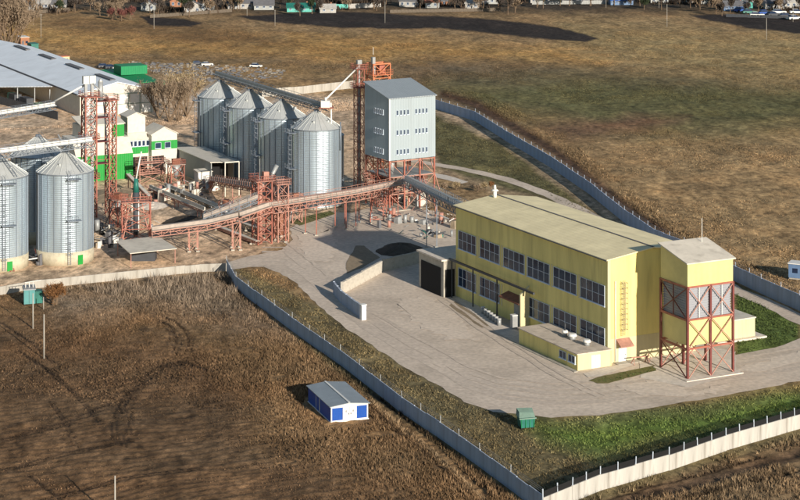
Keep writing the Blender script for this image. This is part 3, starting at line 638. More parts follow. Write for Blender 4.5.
# drums by the wall
drum0 = None
for i in range(7):
    pp = g(483 + i * 2.7, 314 + i * 2.0)
    if drum0 is None:
        drum0 = thing('drum', '', 'drum', pp, 0, 'pale drums lined up on the apron by the hall'); MB().tube((0,0,0),(0,0,1.25),.36,n=12).build('barrel', M['steel'], drum0); MB().tube((0,0,1.25),(0,0,1.31),.38,n=12).build('lid', M['white'], drum0); o = drum0
    else: o = copy_tree(drum0); o.location = pp
    o['label'] = ('first','second','third','fourth','fifth','sixth','last')[i] + ' pale drum from the left in the row along the yellow wall'
pp = g(514, 329); t = thing('dustbin', 'tall grey bin beside the porch wall of the hall', 'bin', pp, .4); MB().box(-.5,.5,-.45,.45,0,2.4).build('body', M['steel'], t); MB().box(-.56,.56,-.5,.5,2.4,2.55).build('lid', M['white'], t)
# concrete annex on the far left end of the hall
ga = thing('concrete_annex', 'grey concrete block with pale flat roof joined to the shaded left end of the hall', 'building', A, RZ)
MB().box(-2.6, 9.0, LEN + .05, LEN + 10, 0, 6.8).build('wall', M['concrete'], ga); MB().box(-3.0, 9.3, LEN + .06, LEN + 10.4, 6.8, 7.1).build('roof', M['pave'], ga)
MB().box(-2.72, -2.6, LEN + 1, LEN + 9, 0, 5.4).build('gate', M['black'], ga); MB().box(-2.3, -.3, LEN - .06, LEN + .05, 0, 5.2).build('gate', M['black'], ga)

# ------------------------------------------------------------------ yellow loading tower on red steel
TO = Vector((45.8, 302.6, 0)); TW, TD = 8.9, 7.4
tw = thing('loading_tower', 'yellow cladded loading tower standing on red braced steel legs beside the hall', 'tower', TO, RZ)
def zt(y): return 18.5 + (20.2 - 18.5) * y / TD
b = MB(); b.solid([(0,0,14.8),(TW,0,14.8),(TW,TD,14.8),(0,TD,14.8),(0,0,zt(0)),(TW,0,zt(0)),(TW,TD,zt(TD)),(0,TD,zt(TD))], [(0,3,2,1),(4,5,6,7),(0,1,5,4),(1,2,6,5),(2,3,7,6),(3,0,4,7)])
b.build('upper_cladding', M['yellow_clad'], tw)
MB().hexa([(-.35,-.35,zt(-.35)+.02),(TW+.35,-.35,zt(-.35)+.02),(TW+.35,TD+.35,zt(TD+.35)+.02),(-.35,TD+.35,zt(TD+.35)+.02)], [(-.35,-.35,zt(-.35)+.2),(TW+.35,-.35,zt(-.35)+.2),(TW+.35,TD+.35,zt(TD+.35)+.2),(-.35,TD+.35,zt(TD+.35)+.2)]).build('roof', M['greyroof'], tw)
MB().box(.2, TW-.2, .2, TD-.2, 5.3, 9.5).build('lower_cladding', M['yellow_clad'], tw)
MB().box(.35, TW-.35, .35, TD-.35, 9.5, 14.8).build('louver_backing', M['louver'], tw)
lm = MB().box(0, TW - .5, -.05, .03, 0, .2).mesh(M['louver']); lm2 = MB().box(-.03, .05, 0, TD - .5, 0, .2).mesh(M['louver'])
for i in range(13):
    o = link('louver', lm, tw, (.25, .3, 9.65 + i * .4)); o = link('louver', lm2, tw, (.3, .25, 9.65 + i * .4))
for x in (0, TW/2, TW):
    for y in (0, TD):
        MB().box(x-.17, x+.17, y-.17, y+.17, 0, 14.78).build('column', M['darkred'], tw)
for z in (4.9, 9.5, 14.7):
    for y in (0, TD): MB().bar((0, y-.04, z), (TW, y-.04, z), .24, .3).build('beam', M['red'], tw)
    for x in (0, TW): MB().bar((x-.04, 0, z-.05), (x-.04, TD, z-.05), .24, .3).build('beam', M['red'], tw)
for z0, z1 in ((.3, 4.8), (5.0, 9.4), (9.7, 14.5)):
    for x0 in (0, TW/2):
        for a, c in ((z0, z1), (z1, z0)):
            MB().bar((x0+.15, -.14 - (.1 if a > c else 0), a), (x0+TW/2-.15, -.14 - (.1 if a > c else 0), c), .13).build('brace', M['pink'], tw)
            if z0 < 1: MB().bar((x0+.15, TD+.1, a), (x0+TW/2-.15, TD+.1, c), .13).build('brace', M['pink'], tw)
    if z0 > 9 or z0 < 1:
        for a, c in ((z0, z1), (z1, z0)): MB().bar((-.14, .15, a), (-.14, TD-.15, c), .14).build('brace', M['darkred'], tw)
MB().bar((-.14, TD/2, 9.7), (-.14, TD/2, 14.6), .14).build('mullion', M['darkred'], tw)
for x in (TW/4, 3*TW/4): MB().bar((x, -.05, 9.7), (x, -.05, 14.6), .1).build('mullion', M['white'], tw)
MB().box(-1.0, TW+1.2, -1.2, TD+.8, 0, .22).build('footing', M['pave'], tw)
MB().tube((TW-1.6, TD-1.2, 19.5), (TW-1.6, TD-1.2, 24.0), .05, n=6).build('lightning_rod', M['white'], tw)
# small pale outbuilding behind the tower
ob = thing('outbuilding', 'low cream outbuilding with a flat slab behind the loading tower', 'building', g(755, 337.5), RZ)
MB().box(-8.5, 0, 0, 6.5, 0, 3.4).build('wall', M['cream'], ob); MB().box(-8.7, .15, -.15, 6.6, 3.4, 3.6).build('roof', M['greyroof'], ob); MB().box(-8.6, 1.8, -1.0, 6.6, 0, .3).build('slab', M['pave'], ob)
# scrap by the hall's end wall
for i, (px, py, s) in enumerate(((640, 364, 1.3), (648, 361, 1.0))):
    t = thing('trestle', ('rusty steel trestle lying by the hall end wall, the larger one', 'smaller rusty trestle close to the tower legs')[i], 'trestle', g(px, py), .3 + i)
    for q in (-1, 1): MB().bar((q*s,-.5*s,0),(q*s*.8,0,.9*s),.1).build('leg', M['pink'], t); MB().bar((q*s,.5*s,0),(q*s*.8,0,.9*s),.1).build('leg', M['pink'], t)
    MB().bar((-1.2*s,0,.9*s),(1.2*s,0,.9*s),.15).build('beam', M['pink'], t)

# ------------------------------------------------------------------ grey tower on red steel frame
GR = math.radians(31); GO = Vector((-2.5, 439.2, 0)); GW, GD = 12.6, 11.3
gt = thing('elevator_building', 'pale grey corrugated tower block with three rows of small windows raised on red steel', 'building', GO, GR)
def zg(y): return 26.1 + 2.6 * y / GD
b = MB(); b.solid([(0,0,11.8),(GW,0,11.8),(GW,GD,11.8),(0,GD,11.8),(0,0,zg(0)),(GW,0,zg(0)),(GW,GD,zg(GD)),(0,GD,zg(GD))], [(0,3,2,1),(4,5,6,7),(0,1,5,4),(1,2,6,5),(2,3,7,6),(3,0,4,7)])
b.build('cladding', M['clad'], gt)
MB().hexa([(-.3,-.3,zg(-.3)+.02),(GW+.3,-.3,zg(-.3)+.02),(GW+.3,GD+.3,zg(GD+.3)+.02),(-.3,GD+.3,zg(GD+.3)+.02)], [(-.3,-.3,zg(-.3)+.22),(GW+.3,-.3,zg(-.3)+.22),(GW+.3,GD+.3,zg(GD+.3)+.22),(-.3,GD+.3,zg(GD+.3)+.22)]).build('roof', M['cladroof'], gt)
for z in (22.2, 17.6, 13.1):
    for x0 in (1.9, 7.0):
        for i in range(4): window(gt, x0 + i * .95, x0 + i * .95 + .5, z, z + 1.15, 1, 1, axis='x', off=-.02, t=.04, gm=M['glass2'])
    for i in range(4): window(gt, 2.6 + i * 1.15, 2.6 + i * 1.15 + .6, z, z + 1.15, 1, 1, off=-.02, t=.04, gm=M['glass2'])
MB().box(-.06, .3, -.06, .0, 11.8, zg(0)).build('corner_strip', M['white'], gt)
for x in (0.2, 4.2, 8.4, 12.4):
    for y in (.2, 5.6, 11.1): MB().box(x-.17, x+.17, y-.17, y+.17, 0, 11.78).build('column', M['red'], gt)
for z in (3.9, 7.8, 11.5):
    for y in (.2, 5.6, 11.1): MB().bar((0.2, y, z), (12.4, y, z), .22).build('beam', M['pink'], gt)
    for x in (0.2, 4.2, 8.4, 12.4): MB().bar((x, .2, z-.03), (x, 11.1, z-.03), .2).build('beam', M['red'], gt)
for k, (z0, z1) in enumerate(((0, 3.9), (3.9, 7.8), (7.8, 11.5))):
    for i in range(3):
        x0, x1 = (0.2, 4.2, 8.4, 12.4)[i:i+2]; up = (i + k) % 2
        for y in (.08, 11.2): MB().bar((x0, y, z0 if up else z1), (x1, y, z1 if up else z0), .12).build('brace', M['pink'], gt)
    for y0, y1 in ((.2, 5.6), (5.6, 11.1)): MB().bar((.08, y0, z0), (.08, y1, z1), .12).build('brace', M['red'], gt)
for y in (2.0, 8.0): MB().bar((12.4, y, 11.2), (15.6, y - 1, 0), .16).build('strut', M['pink'], gt)
dk = MB().box(.4, 12.2, .4, 10.9, 7.85, 7.97).build('deck', M['steel'], gt)
for i, (x, y, r, z0, z1) in enumerate(((2.5, 3, .9, 8.0, 11.7), (6.5, 3, 1.0, 4, 7.8), (9.5, 7, 1.1, 4, 7.8), (4.0, 8, .8, 0.2, 3.8), (10, 3.2, .7, .3, 6))):
    MB().tube((x, y, z0), (x, y, z1), r * .35, r, 12).build('hopper', M['steel'], gt)
st = MB()
for i in range(14): st.box(-1.6, -.3, 1.0 + i * .62, 1.5 + i * .62, .5 + i * .55, .62 + i * .55)
st.bar((-1.6, 1, 1.4), (-1.6, 9.6, 9), .07).bar((-.3, 1, 1.4), (-.3, 9.6, 9), .07).bar((-1.6, 1, .3), (-1.6, 9.6, 7.8), .12).bar((-.3, 1, .3), (-.3, 9.6, 7.8), .12)
st.build('staircase', M['pink'], gt)
fr = MB().box(-.5, 13, -.5, 11.8, 0, .18).build('footing', M['concrete'], gt)

def lattice(root, x0, x1, y0, y1, z0, z1, bay, m, legw=.18, bw=.09, mdk=None, decks=(), platw=.8, single=False):
    for x in (x0, x1):
        for y in (y0, y1): MB().bar((x, y, z0), (x, y, z1), legw).build('leg', m, root)
    br = MB(); n = max(1, round((z1 - z0) / bay)); s = (z1 - z0) / n
    for i in range(n):
        a, c = z0 + i * s, z0 + (i + 1) * s
        for y in (y0, y1): br.bar((x0, y, a), (x1, y, c), bw).bar((x0, y, c), (x1, y, c), bw); single or br.bar((x1, y, a), (x0, y, c), bw)
        for x in (x0, x1): br.bar((x, y0, a), (x, y1, c), bw).bar((x, y0, c), (x, y1, c), bw); single or br.bar((x, y1, a), (x, y0, c), bw)
    tag(br.build('lattice', m, root), kind='stuff')
    for z in decks:
        MB().box(x0 - platw, x1 + platw, y0 - platw, y1 + platw, z - .12, z).build('platform', mdk or m, root)
        r = MB()
        for k_ in range(9):
            t = k_ / 8
            for (a, c) in (((x0-platw, y0-platw), (x1+platw, y0-platw)), ((x1+platw, y0-platw), (x1+platw, y1+platw)), ((x1+platw, y1+platw), (x0-platw, y1+platw)), ((x0-platw, y1+platw), (x0-platw, y0-platw))):
                q = (a[0] + (c[0]-a[0]) * t, a[1] + (c[1]-a[1]) * t); r.bar((*q, z), (*q, z + 1.1), .06)
        for zz in (.55, 1.1):
            C_ = [(x0-platw, y0-platw), (x1+platw, y0-platw), (x1+platw, y1+platw), (x0-platw, y1+platw)]
            for i in range(4): r.bar((*C_[i], z+zz), (*C_[(i+1) % 4], z+zz), .07)
        tag(r.build('railing', m, root), kind='stuff')

pt = gb(359, 197, 0)
lt = thing('lattice_tower', 'thin dark steel lattice mast behind the left corner of the grey tower block', 'tower', pt, GR)
lattice(lt, -.9, .9, -.9, .9, 0, 31, 2.2, M['red'], .16, .09, decks=(26.5, 31), platw=.7, single=True)
MB().box(-.2, .2, -.2, .2, .5, 33).build('elevator_leg', M['steel'], lt); MB().box(-.6, .6, -.4, .4, 32, 33.0).build('elevator_head', M['steel'], lt)
pt = gb(375, 195, 0) + Vector((.6, 6, 0))
hf = thing('platform_frame', 'orange red steel frame platform rising behind the grey tower block roof', 'frame', pt, GR)
lattice(hf, -2.2, 2.6, -1.6, 1.8, 0, 31.2, 3.4, M['orange'], .22, .14, mdk=M['orange'], decks=(28.6,), platw=.5)
MB().bar((-2.2,-1.6,31.2),(2.6,-1.6,31.2),.3).build('top_beam', M['orange'], hf); MB().bar((-2.2,1.8,31.2),(2.6,1.8,31.2),.3).build('top_beam', M['orange'], hf)
MB().box(-1.7, -.9, -.4, .4, 28.6, 32.8).build('elevator_head', M['steel'], hf); MB().tube((-1.3, 0, 33.4), (-1.3, 0, 35.2), .06, n=6).build('lightning_rod', M['white'], hf)
MB().box(.2, 1.8, -.5, .9, 28.6, 31).build('elevator_head', M['red'], hf)

# ------------------------------------------------------------------ silos
def silo_proto(R, he, ha, base, ribs=24, base_mat='silobase'):
    root = thing('grain_silo', 'x', 'silo', (0, 0, 0), 0)
    n = 64; b = MB(); b.tube((0,0,base), (0,0,he), R, R, n, caps=False); b.build('wall', M['galv'], root, rz=random.uniform(0, 6))
    b = MB(); b.tube((0,0,0), (0,0,base), R + .12, R + .12, 48); b.build('base', M[base_mat], root)
    b = MB(); b.tube((0,0,he), (0,0,ha - .35), R + .14, .55, 48, caps=False); b.build('roof', M['galvroof'], root)
    MB().tube((0,0,ha-.4),(0,0,ha+.15),.7,.5,16).build('roof_cap', M['galvbar'], root)
    MB().tube((0,0,he-.14),(0,0,he+.02),R+.2,R+.2,48).build('eave_ring', M['galvbar'], root)
    sm = MB().box(-.05, .1, -.07, .07, base, he - .15).mesh(M['galvbar'])
    for i in range(ribs):
        a = 2 * math.pi * i / ribs + .05; link('stiffener', sm, root, (math.cos(a) * R, math.sin(a) * R, 0), a)
    rm = MB().bar((R + .1, 0, he + .06), (.6, 0, ha - .3), .07, .09).mesh(M['galvroof'])
    for i in range(24):
        link('roof_rib', rm, root, (0, 0, 0), 2 * math.pi * i / 24)
    return root
def silo_fit(root, R, he, ha, base, lad_a, door_a=None, spout_a=None, roof_a=None):
    def at(a, r): return Vector((math.cos(a) * r, math.sin(a) * r, 0))
    l = MB(); t = Vector((-math.sin(lad_a), math.cos(lad_a), 0))
    for s in (-.28, .28): l.bar(at(lad_a, R + .5) + t * s + Vector((0,0,.3)), at(lad_a, R + .5) + t * s + Vector((0,0,he + 1)), .07)
    for i in range(int(he / .4)): z = Vector((0, 0, .5 + i * .4)); l.bar(at(lad_a, R + .5) - t * .28 + z, at(lad_a, R + .5) + t * .28 + z, .06)
    lo = l.build('ladder', M['galvbar'], root)
    c = MB()
    for i in range(int(he / 1.1)):
        z = Vector((0, 0, 2.5 + i * 1.1))
        if z.z > he: break
        q = [at(lad_a, R + .5) - t * .45 + z, at(lad_a, R + 1.15) - t * .45 + z, at(lad_a, R + 1.15) + t * .45 + z, at(lad_a, R + .5) + t * .45 + z]
        for a, b in zip(q[:-1], q[1:]): c.bar(a, b, .06)
    for s in (-.45, 0, .45): c.bar(at(lad_a, R + 1.15) + t * s + Vector((0,0,2.5)), at(lad_a, R + 1.15) + t * s + Vector((0,0,he)), .05)
    c.build('ladder_cage', M['galvbar'], lo)
    for z in (he * .5, he - .9):
        pl = MB(); q = at(lad_a, R + .9) + t * .9 + Vector((0, 0, z)); pl.box(-.9, .9, -1.4, 1.4, 0, .1); 
        for yy in (-1.4, 0, 1.4): pl.bar((.9, yy, .1), (.9, yy, 1.2), .06)
        pl.bar((.9, -1.4, 1.2), (.9, 1.4, 1.2), .06).bar((.9, -1.4, .65), (.9, 1.4, .65), .06)
        pl.build('landing', M['galvbar'], root, q, lad_a)
    rl = MB(); ra = lad_a if roof_a is None else roof_a; t2 = Vector((-math.sin(ra), math.cos(ra), 0))
    for s in (-.35, .35): rl.bar(at(ra, R) + t2 * s + Vector((0,0,he+.3)), at(ra, .6) + t2 * s + Vector((0,0,ha)), .08); rl.bar(at(ra, R) + t2 * s + Vector((0,0,he+1.1)), at(ra, .6) + t2 * s + Vector((0,0,ha+.8)), .05)
    for i in range(14): p0 = at(ra, R).lerp(at(ra, .6), i/13) + Vector((0,0,he+.3+(ha-he-.3)*i/13)); rl.bar(p0 - t2*.35, p0 + t2*.35, .06)
    rl.build('roof_ladder', M['galvbar'], root)
    if door_a is not None:
        MB().box(-.05, .16, -.55, .55, .1, 2.0).build('door', M['green'], root, at(door_a, R + .1), door_a)
    if spout_a is not None:
        MB().tube(at(spout_a, R + .3) + Vector((0,0,he*.72)), at(spout_a, R + .3) + Vector((0,0,he+1.5)), .16, n=8).build('spout', M['galvbar'], root)
    vm = MB().tube((0,0,0),(0,0,.45),.22,.22,8).tube((0,0,.45),(0,0,.55),.34,.3,8).mesh(M['galvroof'])
    for i in range(6):
        a = i * math.pi / 3 + .4; rr = R * .62; link('roof_vent', vm, root, at(a, rr) + Vector((0, 0, he + (ha - he) * (1 - rr / R) - .1)))
HE, HA = 18.4, 22.4
LS = [(g(65, 260), 5.75, 'large galvanised silo with green door, right of the two front left silos', -1.25, -.85),
      (g(-1, 266), 5.75, 'large galvanised silo cut off by the left edge of the photo', -1.2, -1.0),
      (Vector((-78, 409.5, 0)), 5.75, 'silo behind the front left pair showing mostly its cone roof', -1.2, None)]
for i, (p, R, lab, la, da) in enumerate(LS[:3]):
    o = silo_proto(5.75, HE, HA, 2.7)
    o.location = (p.x, p.y, 0); o['label'] = lab; o['group'] = 'galvanised silos at the left edge'
    silo_fit(o, R, HE, HA, 2.7, la, da, roof_a=-.75 if i < 2 else -.8)
S4 = Vector((-19.7, 447.5, 0)); S1 = Vector((-47.6, 502.7, 0))
labs = ['nearest and fully sunlit silo of the row of four', 'third silo from the left in the row, its wall in shade', 'second silo from the left in the row, its wall in shade', 'farthest silo of the row, leftmost and partly in shade']
for i in range(4):
    p = S4.lerp(S1, i / 3); o = silo_proto(5.8, HE, HA, .5, 24, 'concrete'); o.location = p; o['label'] = labs[i]; o['group'] = 'row of four galvanised silos'
    silo_fit(o, 5.8, HE, HA, .5, -2.75, None, spout_a=-.35 if i == 0 else None, roof_a=-2.6)
sb = silo_proto(4.6, 13, 15.6, .5, 18, 'concrete'); sb.location = (-18.6, 471, 0); sb['label'] = 'smaller shaded silo just behind the right side of the sunlit silo'; sb['group'] = 'row of four galvanised silos'

# gallery over the silo row
def gallery(name, label, cat, pts, wd, ht, mdeck, mtruss, legs=(), railing=True, cover=False, legm=None):
    """conveyor gallery through world points (deck level); legs: positions 0..n along the points"""
    P0 = Vector((pts[0].x, pts[0].y, 0)); root = thing(name, label, cat, P0); Q = [p - P0 for p in pts]
    tr = MB(); rl = MB()
    for a, b in zip(Q[:-1], Q[1:]):
        d = b - a; t = Vector((d.x, d.y, 0)).normalized(); nn = Vector((-t.y, t.x, 0)) * (wd / 2); L = d.length; k = max(2, round(L / 2.0)); dn = Vector((0, 0, -ht)); up = Vector((0, 0, .08))
        MB().hexa([a - nn, b - nn, b + nn, a + nn], [p + up for p in (a - nn, b - nn, b + nn, a + nn)]).build('deck', mdeck, root)
        if cover: MB().hexa([a - nn*.45 + up, b - nn*.45 + up, b + nn*.45 + up, a + nn*.45 + up], [p + Vector((0,0,.75)) for p in (a - nn*.35, b - nn*.35, b + nn*.35, a + nn*.35)]).build('conveyor_trough', mdeck, root)
        for s in (-1, 1):
            o = nn * s
            tr.bar(a + o + Vector((0,0,-.08)), b + o + Vector((0,0,-.08)), .16).bar(a + o + dn, b + o + dn, .16)
            for i in range(k):
                p0 = a.lerp(b, i / k) + o; p1 = a.lerp(b, (i + 1) / k) + o
                tr.bar(p0, p0 + dn, .1); tr.bar(p0 + (dn if i % 2 else Vector()), p1 + (Vector() if i % 2 else dn), .09)
                if railing: rl.bar(p0, p0 + Vector((0,0,1.1)), .06)
            if railing: rl.bar(a + o + Vector((0,0,1.1)), b + o + Vector((0,0,1.1)), .07).bar(a + o + Vector((0,0,.6)), b + o + Vector((0,0,.6)), .05)
    tag(tr.build('truss', mtruss, root), kind='stuff')
    if railing: tag(rl.build('railing', mtruss, root), kind='stuff')
    for (i, f, spread) in legs:
        p = Q[i].lerp(Q[i + 1], f); d = Q[i + 1] - Q[i]; t = Vector((d.x, d.y, 0)).normalized(); nn = Vector((-t.y, t.x, 0))
        for s in (-1, 1):
            for q in ((0,) if spread == 0 else (-spread, spread)):
                top = p + nn * (wd / 2 * s) + t * q; top.z -= ht; MB().bar((top.x, top.y, 0), top, .2).build('leg', legm or mtruss, root)
                MB().box(top.x - .35, top.x + .35, top.y - .35, top.y + .35, 0, .3).build('footing', M['concrete'], root)
        if spread:
            for s in (-1, 1):
                a = p + nn * (wd / 2 * s) - t * spread; b = p + nn * (wd / 2 * s) + t * spread; z = p.z - ht; k = max(1, int(z / 2))
                x = MB()
                for j in range(k): x.bar((a.x, a.y, z*j/k), (b.x, b.y, z*(j+1)/k), .1).bar((a.x, a.y, z*(j+1)/k), (b.x, b.y, z*(j+1)/k), .1)
                x.build('leg_brace', legm or mtruss, root)
    return root
ud = (S1 - S4).normalized()
e0 = S4 - ud * 2 + Vector((1.2, 0, 23.4)); e1 = S1 + ud * 6 + Vector((1.2, 0, 23.4))
gallery('silo_conveyor', 'grey lattice walkway conveyor running over the tops of the four silos', 'conveyor', [e0, e1], 2.0, 1.1, M['steel'], M['galvbar'], cover=True)
hd = thing('conveyor_drive', 'white conveyor drive head at the near end of the silo walkway', 'machine', (e0.x, e0.y, e0.z))
MB().box(-.9, 1.2, -1.2, .6, 0, 1.5).build('drive_box', M['white'], hd); MB().tube((.2, -.4, 1.5), (.2, -.4, 2.3), .3, n=10).build('duct', M['white'], hd); MB().tube((1.6,-.3,-8.5),(1.4,-.3,1),.18,n=8).build('down_spout', M['white'], hd); MB().box(-1.3,2.0,-1.6,1.0,-.15,0).build('base_plate', M['red'], hd)
pA = Vector((e0.x + .4, e0.y, e0.z + 2)); pB = lt.location + Vector((0, 0, 31.5))
tag(MB().tube((0,0,0), pB - pA, .2, n=8).build('grain_pipe', M['white'], None, pA), 'thin white grain pipe slanting from the mast down to the silo walkway', 'pipe')

# red conveyor bridge and its towers
def G3(px, pyb, z): return gb(px, pyb, z)
P0, P1, P2, P3, P4, P5 = G3(152,252,4.6), G3(207,250,5.7), G3(238,249,7.0), G3(268,244,8.2), G3(352,226,7.4), G3(402,214,7.2)
gallery('conveyor_bridge', 'long raised red truss conveyor bridge crossing the yard to the grey tower', 'conveyor', [P3, P4, P5], 3.4, 1.5, M['deck'], M['pink'], legs=((0,.14,0),(0,.5,0),(0,.86,0),(0,.98,0),(1,.25,0),(1,.5,0),(1,.8,0)), cover=True, legm=M['red'])
gallery('conveyor_bridge', 'lower red truss conveyor bridge on paired legs left of the red frame tower', 'conveyor', [P0, P1, P2, P3], 3.0, 1.2, M['deck'], M['pink'], legs=((0,.75,.9),(1,.95,.8)), cover=True, railing=False)
gallery('inclined_conveyor', 'pale inclined belt climbing from the lower bridge to the red frame tower', 'conveyor', [P1 + Vector((-1, 3, .5)), G3(258,247,10.4)], 1.8, .9, M['deck'], M['galvbar'], cover=True, railing=True)
gallery('inclined_conveyor', 'inclined conveyor climbing from the grey shed to the red frame tower', 'conveyor', [G3(211,190,2.6), G3(262,226,8.6)], 2.4, 1.0, M['deck'], M['pink'], legs=((0,.35,0),(0,.7,0)), cover=True)
gallery('inclined_conveyor', 'dark enclosed conveyor from the grey tower down to the left corner of the yellow hall', 'conveyor', [Vector((1.5, 434, 8.6)), Vector((13.0, 359.8, 16.0))], 2.2, 1.5, M['steel'], M['galvbar'], cover=True, legs=((0,.45,0),))
rt = thing('frame_tower', 'red steel frame tower with railed platforms where the conveyor bridges meet', 'tower', G3(262,243,0), RZ)
lattice(rt, -1.6, 1.6, -1.6, 1.6, 0, 13.5, 2.2, M['red'], .24, .12, mdk=M['pink'], decks=(13.5,), platw=.6)
lattice(rt, 3.2, 5.6, -1.2, 1.2, 0, 12.4, 2.4, M['pink'], .22, .1, mdk=M['pink'], decks=(12.4,), platw=.5)
MB().tube((1.5, 1, 12), (3.6, .2, 16.3), .45, n=12).build('duct', M['steel'], rt); MB().box(.2, 1.4, -.6, .6, 13.5, 15.2).build('drive_box', M['pink'], rt)
MB().bar((-.5,0,13.5),(-.5,0,18),.08).build('mast', M['steel'], rt)
MB().tube((-.6,-.6,0),(-.6,-.6,13.4),.4,n=10).build('elevator_leg', M['pink'], rt)
tk = thing('water_tank', 'dark round tank standing behind the red frame tower legs', 'tank', G3(278,236,0), 0); MB().tube((0,0,.4),(0,0,5.2),1.6,n=24).build('shell', M['rustroof'], tk); MB().tube((0,0,5.2),(0,0,5.6),1.6,.3,24).build('roof', M['slate'], tk); MB().tube((0,0,0),(0,0,.4),1.7,n=24).build('base', M['concrete'], tk)
# white gantry by the shed
gn = thing('steel_gantry', 'white steel gantry frame over the inclined conveyor by the grey shed', 'frame', G3(232,196,0), RZ)
for x in (-1.8, 1.8): MB().bar((x,0,0),(x,0,8.2),.22).build('post', M['palecl'], gn)
MB().bar((-1.8,0,8.2),(1.8,0,8.2),.25).build('beam', M['palecl'], gn); MB().bar((-1.8,3,8.2),(-1.8,0,8.2),.2).build('arm', M['palecl'], gn)

# big red lattice tower at the left
ll = thing('lattice_tower', 'tall red lattice elevator tower right of the two big left silos', 'tower', G3(98,216,0), RZ)
lattice(ll, -3.4, -.8, -1.5, 1.5, 0, 27.5, 2.4, M['red'], .26, .12, mdk=M['red'], decks=(9, 18, 27.5), platw=.6)
lattice(ll, 2.2, 3.9, -1.5, 1.5, 0, 26.5, 2.4, M['red'], .22, .11, mdk=M['red'], decks=(26.5,), platw=.5)
for z in (12, 17, 22.5, 26.2): MB().box(-.8, 2.2, -1.4, 1.4, z, z+.14).build('platform', M['darkred'], ll); MB().bar((-.8,-1.5,z+1.1),(2.2,-1.5,z+1.1),.09).build('handrail', M['red'], ll)
for x in (-2.9, -1.4):
    MB().box(x-.3, x+.3, -.3, .3, 0, 31).build('elevator_leg', M['steel'], ll); MB().box(x-.7, x+.7, -.5, .5, 30.4, 32.2).build('elevator_head', M['galvroof'], ll)
MB().tube((.6,0,26.5),(.6,0,30.6),.6,.6,12).build('hopper', M['steel'], ll); MB().tube((.6,0,30.6),(.6,0,31.4),.6,.15,12).build('hopper_lid', M['galvroof'], ll)
MB().tube((-1.4,-.4,30.5),(3.2,-.4,26),.18,n=8).build('down_spout', M['steel'], ll); MB().tube((1.2,-.4,26),(3.0,-1.2,2),.16,n=8).build('down_spout', M['darksteel'], ll)
# galleries over the left silos
gallery('silo_conveyor', 'upper white pipe gallery passing over the rear left silos', 'conveyor', [G3(-40, 236, 25.2) , G3(54,214,25.0)], 1.6, .9, M['white'], M['galvbar'], cover=True)
gallery('silo_conveyor', 'lower white conveyor gallery running over the front left silos to the red tower', 'conveyor', [Vector((-97, 360, 24.2)), Vector((-63.5, 391, 24.2))], 1.8, 1.2, M['white'], M['galvbar'], cover=True)
tag(MB().tube((0,0,0), ll.location + Vector((-3,0,30)) - G3(52,214,25.6), .22, n=8).build('grain_pipe', M['white'], None, G3(52,214,25.6)), 'white grain pipe slanting up to the top of the red lattice tower', 'pipe')
tag(MB().tube((0,0,0), (7.5,0,-13), .2, n=8).build('grain_pipe', M['steel'], None, (-72, 400, 24)), 'grey grain pipe descending between the left silos', 'pipe')

# ------------------------------------------------------------------ green and white mill building
mb0 = thing('mill_building', 'white and green stepped mill building behind the red lattice tower', 'building', G3(133,178,0), RZ)
def gable(name, x0, x1, y0, y1, z0, z1, zr, m, mr, parent, axis='y'):
    xm = (x0 + x1) / 2; b = MB()
    b.solid([(x0,y0,z0),(x1,y0,z0),(x1,y1,z0),(x0,y1,z0),(x0,y0,z1),(x1,y0,z1),(x1,y1,z1),(x0,y1,z1),(xm,y0,zr),(xm,y1,zr)], [(0,1,5,8,4),(2,3,7,9,6),(3,0,4,7),(1,2,6,5),(4,8,9,7),(8,5,6,9)])
    b.build(name, m, parent); q = .2
    for a, c, za, zc in ((x0 - .3, xm, z1 - .08, zr + .04), (xm, x1 + .3, zr + .04, z1 - .08)):
        MB().hexa([(a,y0-.3,za),(c,y0-.3,zc),(c,y1+.3,zc),(a,y1+.3,za)], [(a,y0-.3,za+q),(c,y0-.3,zc+q),(c,y1+.3,zc+q),(a,y1+.3,za+q)]).build('roof', mr, parent)
MB().box(-15, 0, 0, 12, 0, 6.4).build('wall', M['green'], mb0)
MB().hexa([(-15,0,6.4),(.0,0,6.4),(.0,12,6.4),(-15,12,6.4)], [(-15,3,10.2),(0,3,10.2),(0,12,10.2),(-15,12,10.2)]).build('roof', M['palecl'], mb0)
MB().box(-12.5, -1.2, 3.6, 11, 10.2, 13.5).build('upper_wall', M['palecl'], mb0)
MB().box(-4.4, -1.16, 3.54, 3.6, 10.3, 13.3).build('green_panel', M['green'], mb0); MB().box(-1.2, -1.12, 3.6, 9, 10.3, 13.4).build('green_panel', M['green'], mb0)
MB().hexa([(-12.7,3.3,13.5),(-.9,3.3,13.5),(-.9,11.3,14.9),(-12.7,11.3,14.9)], [(-12.7,3.3,13.7),(-.9,3.3,13.7),(-.9,11.3,15.1),(-12.7,11.3,15.1)]).build('roof', M['palecl'], mb0)
MB().box(.02, 5.6, 4, 12, 0, 9.0).build('wall', M['palecl'], mb0); MB().hexa([(-.1,3.8,9),(6.4,3.8,9),(6.4,12,9),(-.1,12,9)], [(.4,5.5,10.6),(5.6,5.5,10.6),(5.6,12,10.6),(.4,12,10.6)]).build('roof', M['palecl'], mb0)
gable('tower_wall', .6, 5.4, 6, 11.5, 10.6, 14.6, 15.6, M['palecl'], M['palecl'], mb0)
gable('wall', 5.7, 12.6, 2.0, 10, 0, 10.2, 12.0, M['palecl'], M['palecl'], mb0)
MB().box(5.64, 12.66, 1.93, 2.0, 6.4, 8.6).build('green_panel', M['green'], mb0); MB().box(1.0, 5.5, 3.93, 4.0, 5.4, 7.2).build('green_panel', M['green'], mb0)
for i in range(5): window(mb0, .5 + i * 1.1, 1.3 + i * 1.1, 7.3, 8.7, 1, 1, axis='x', off=3.97)
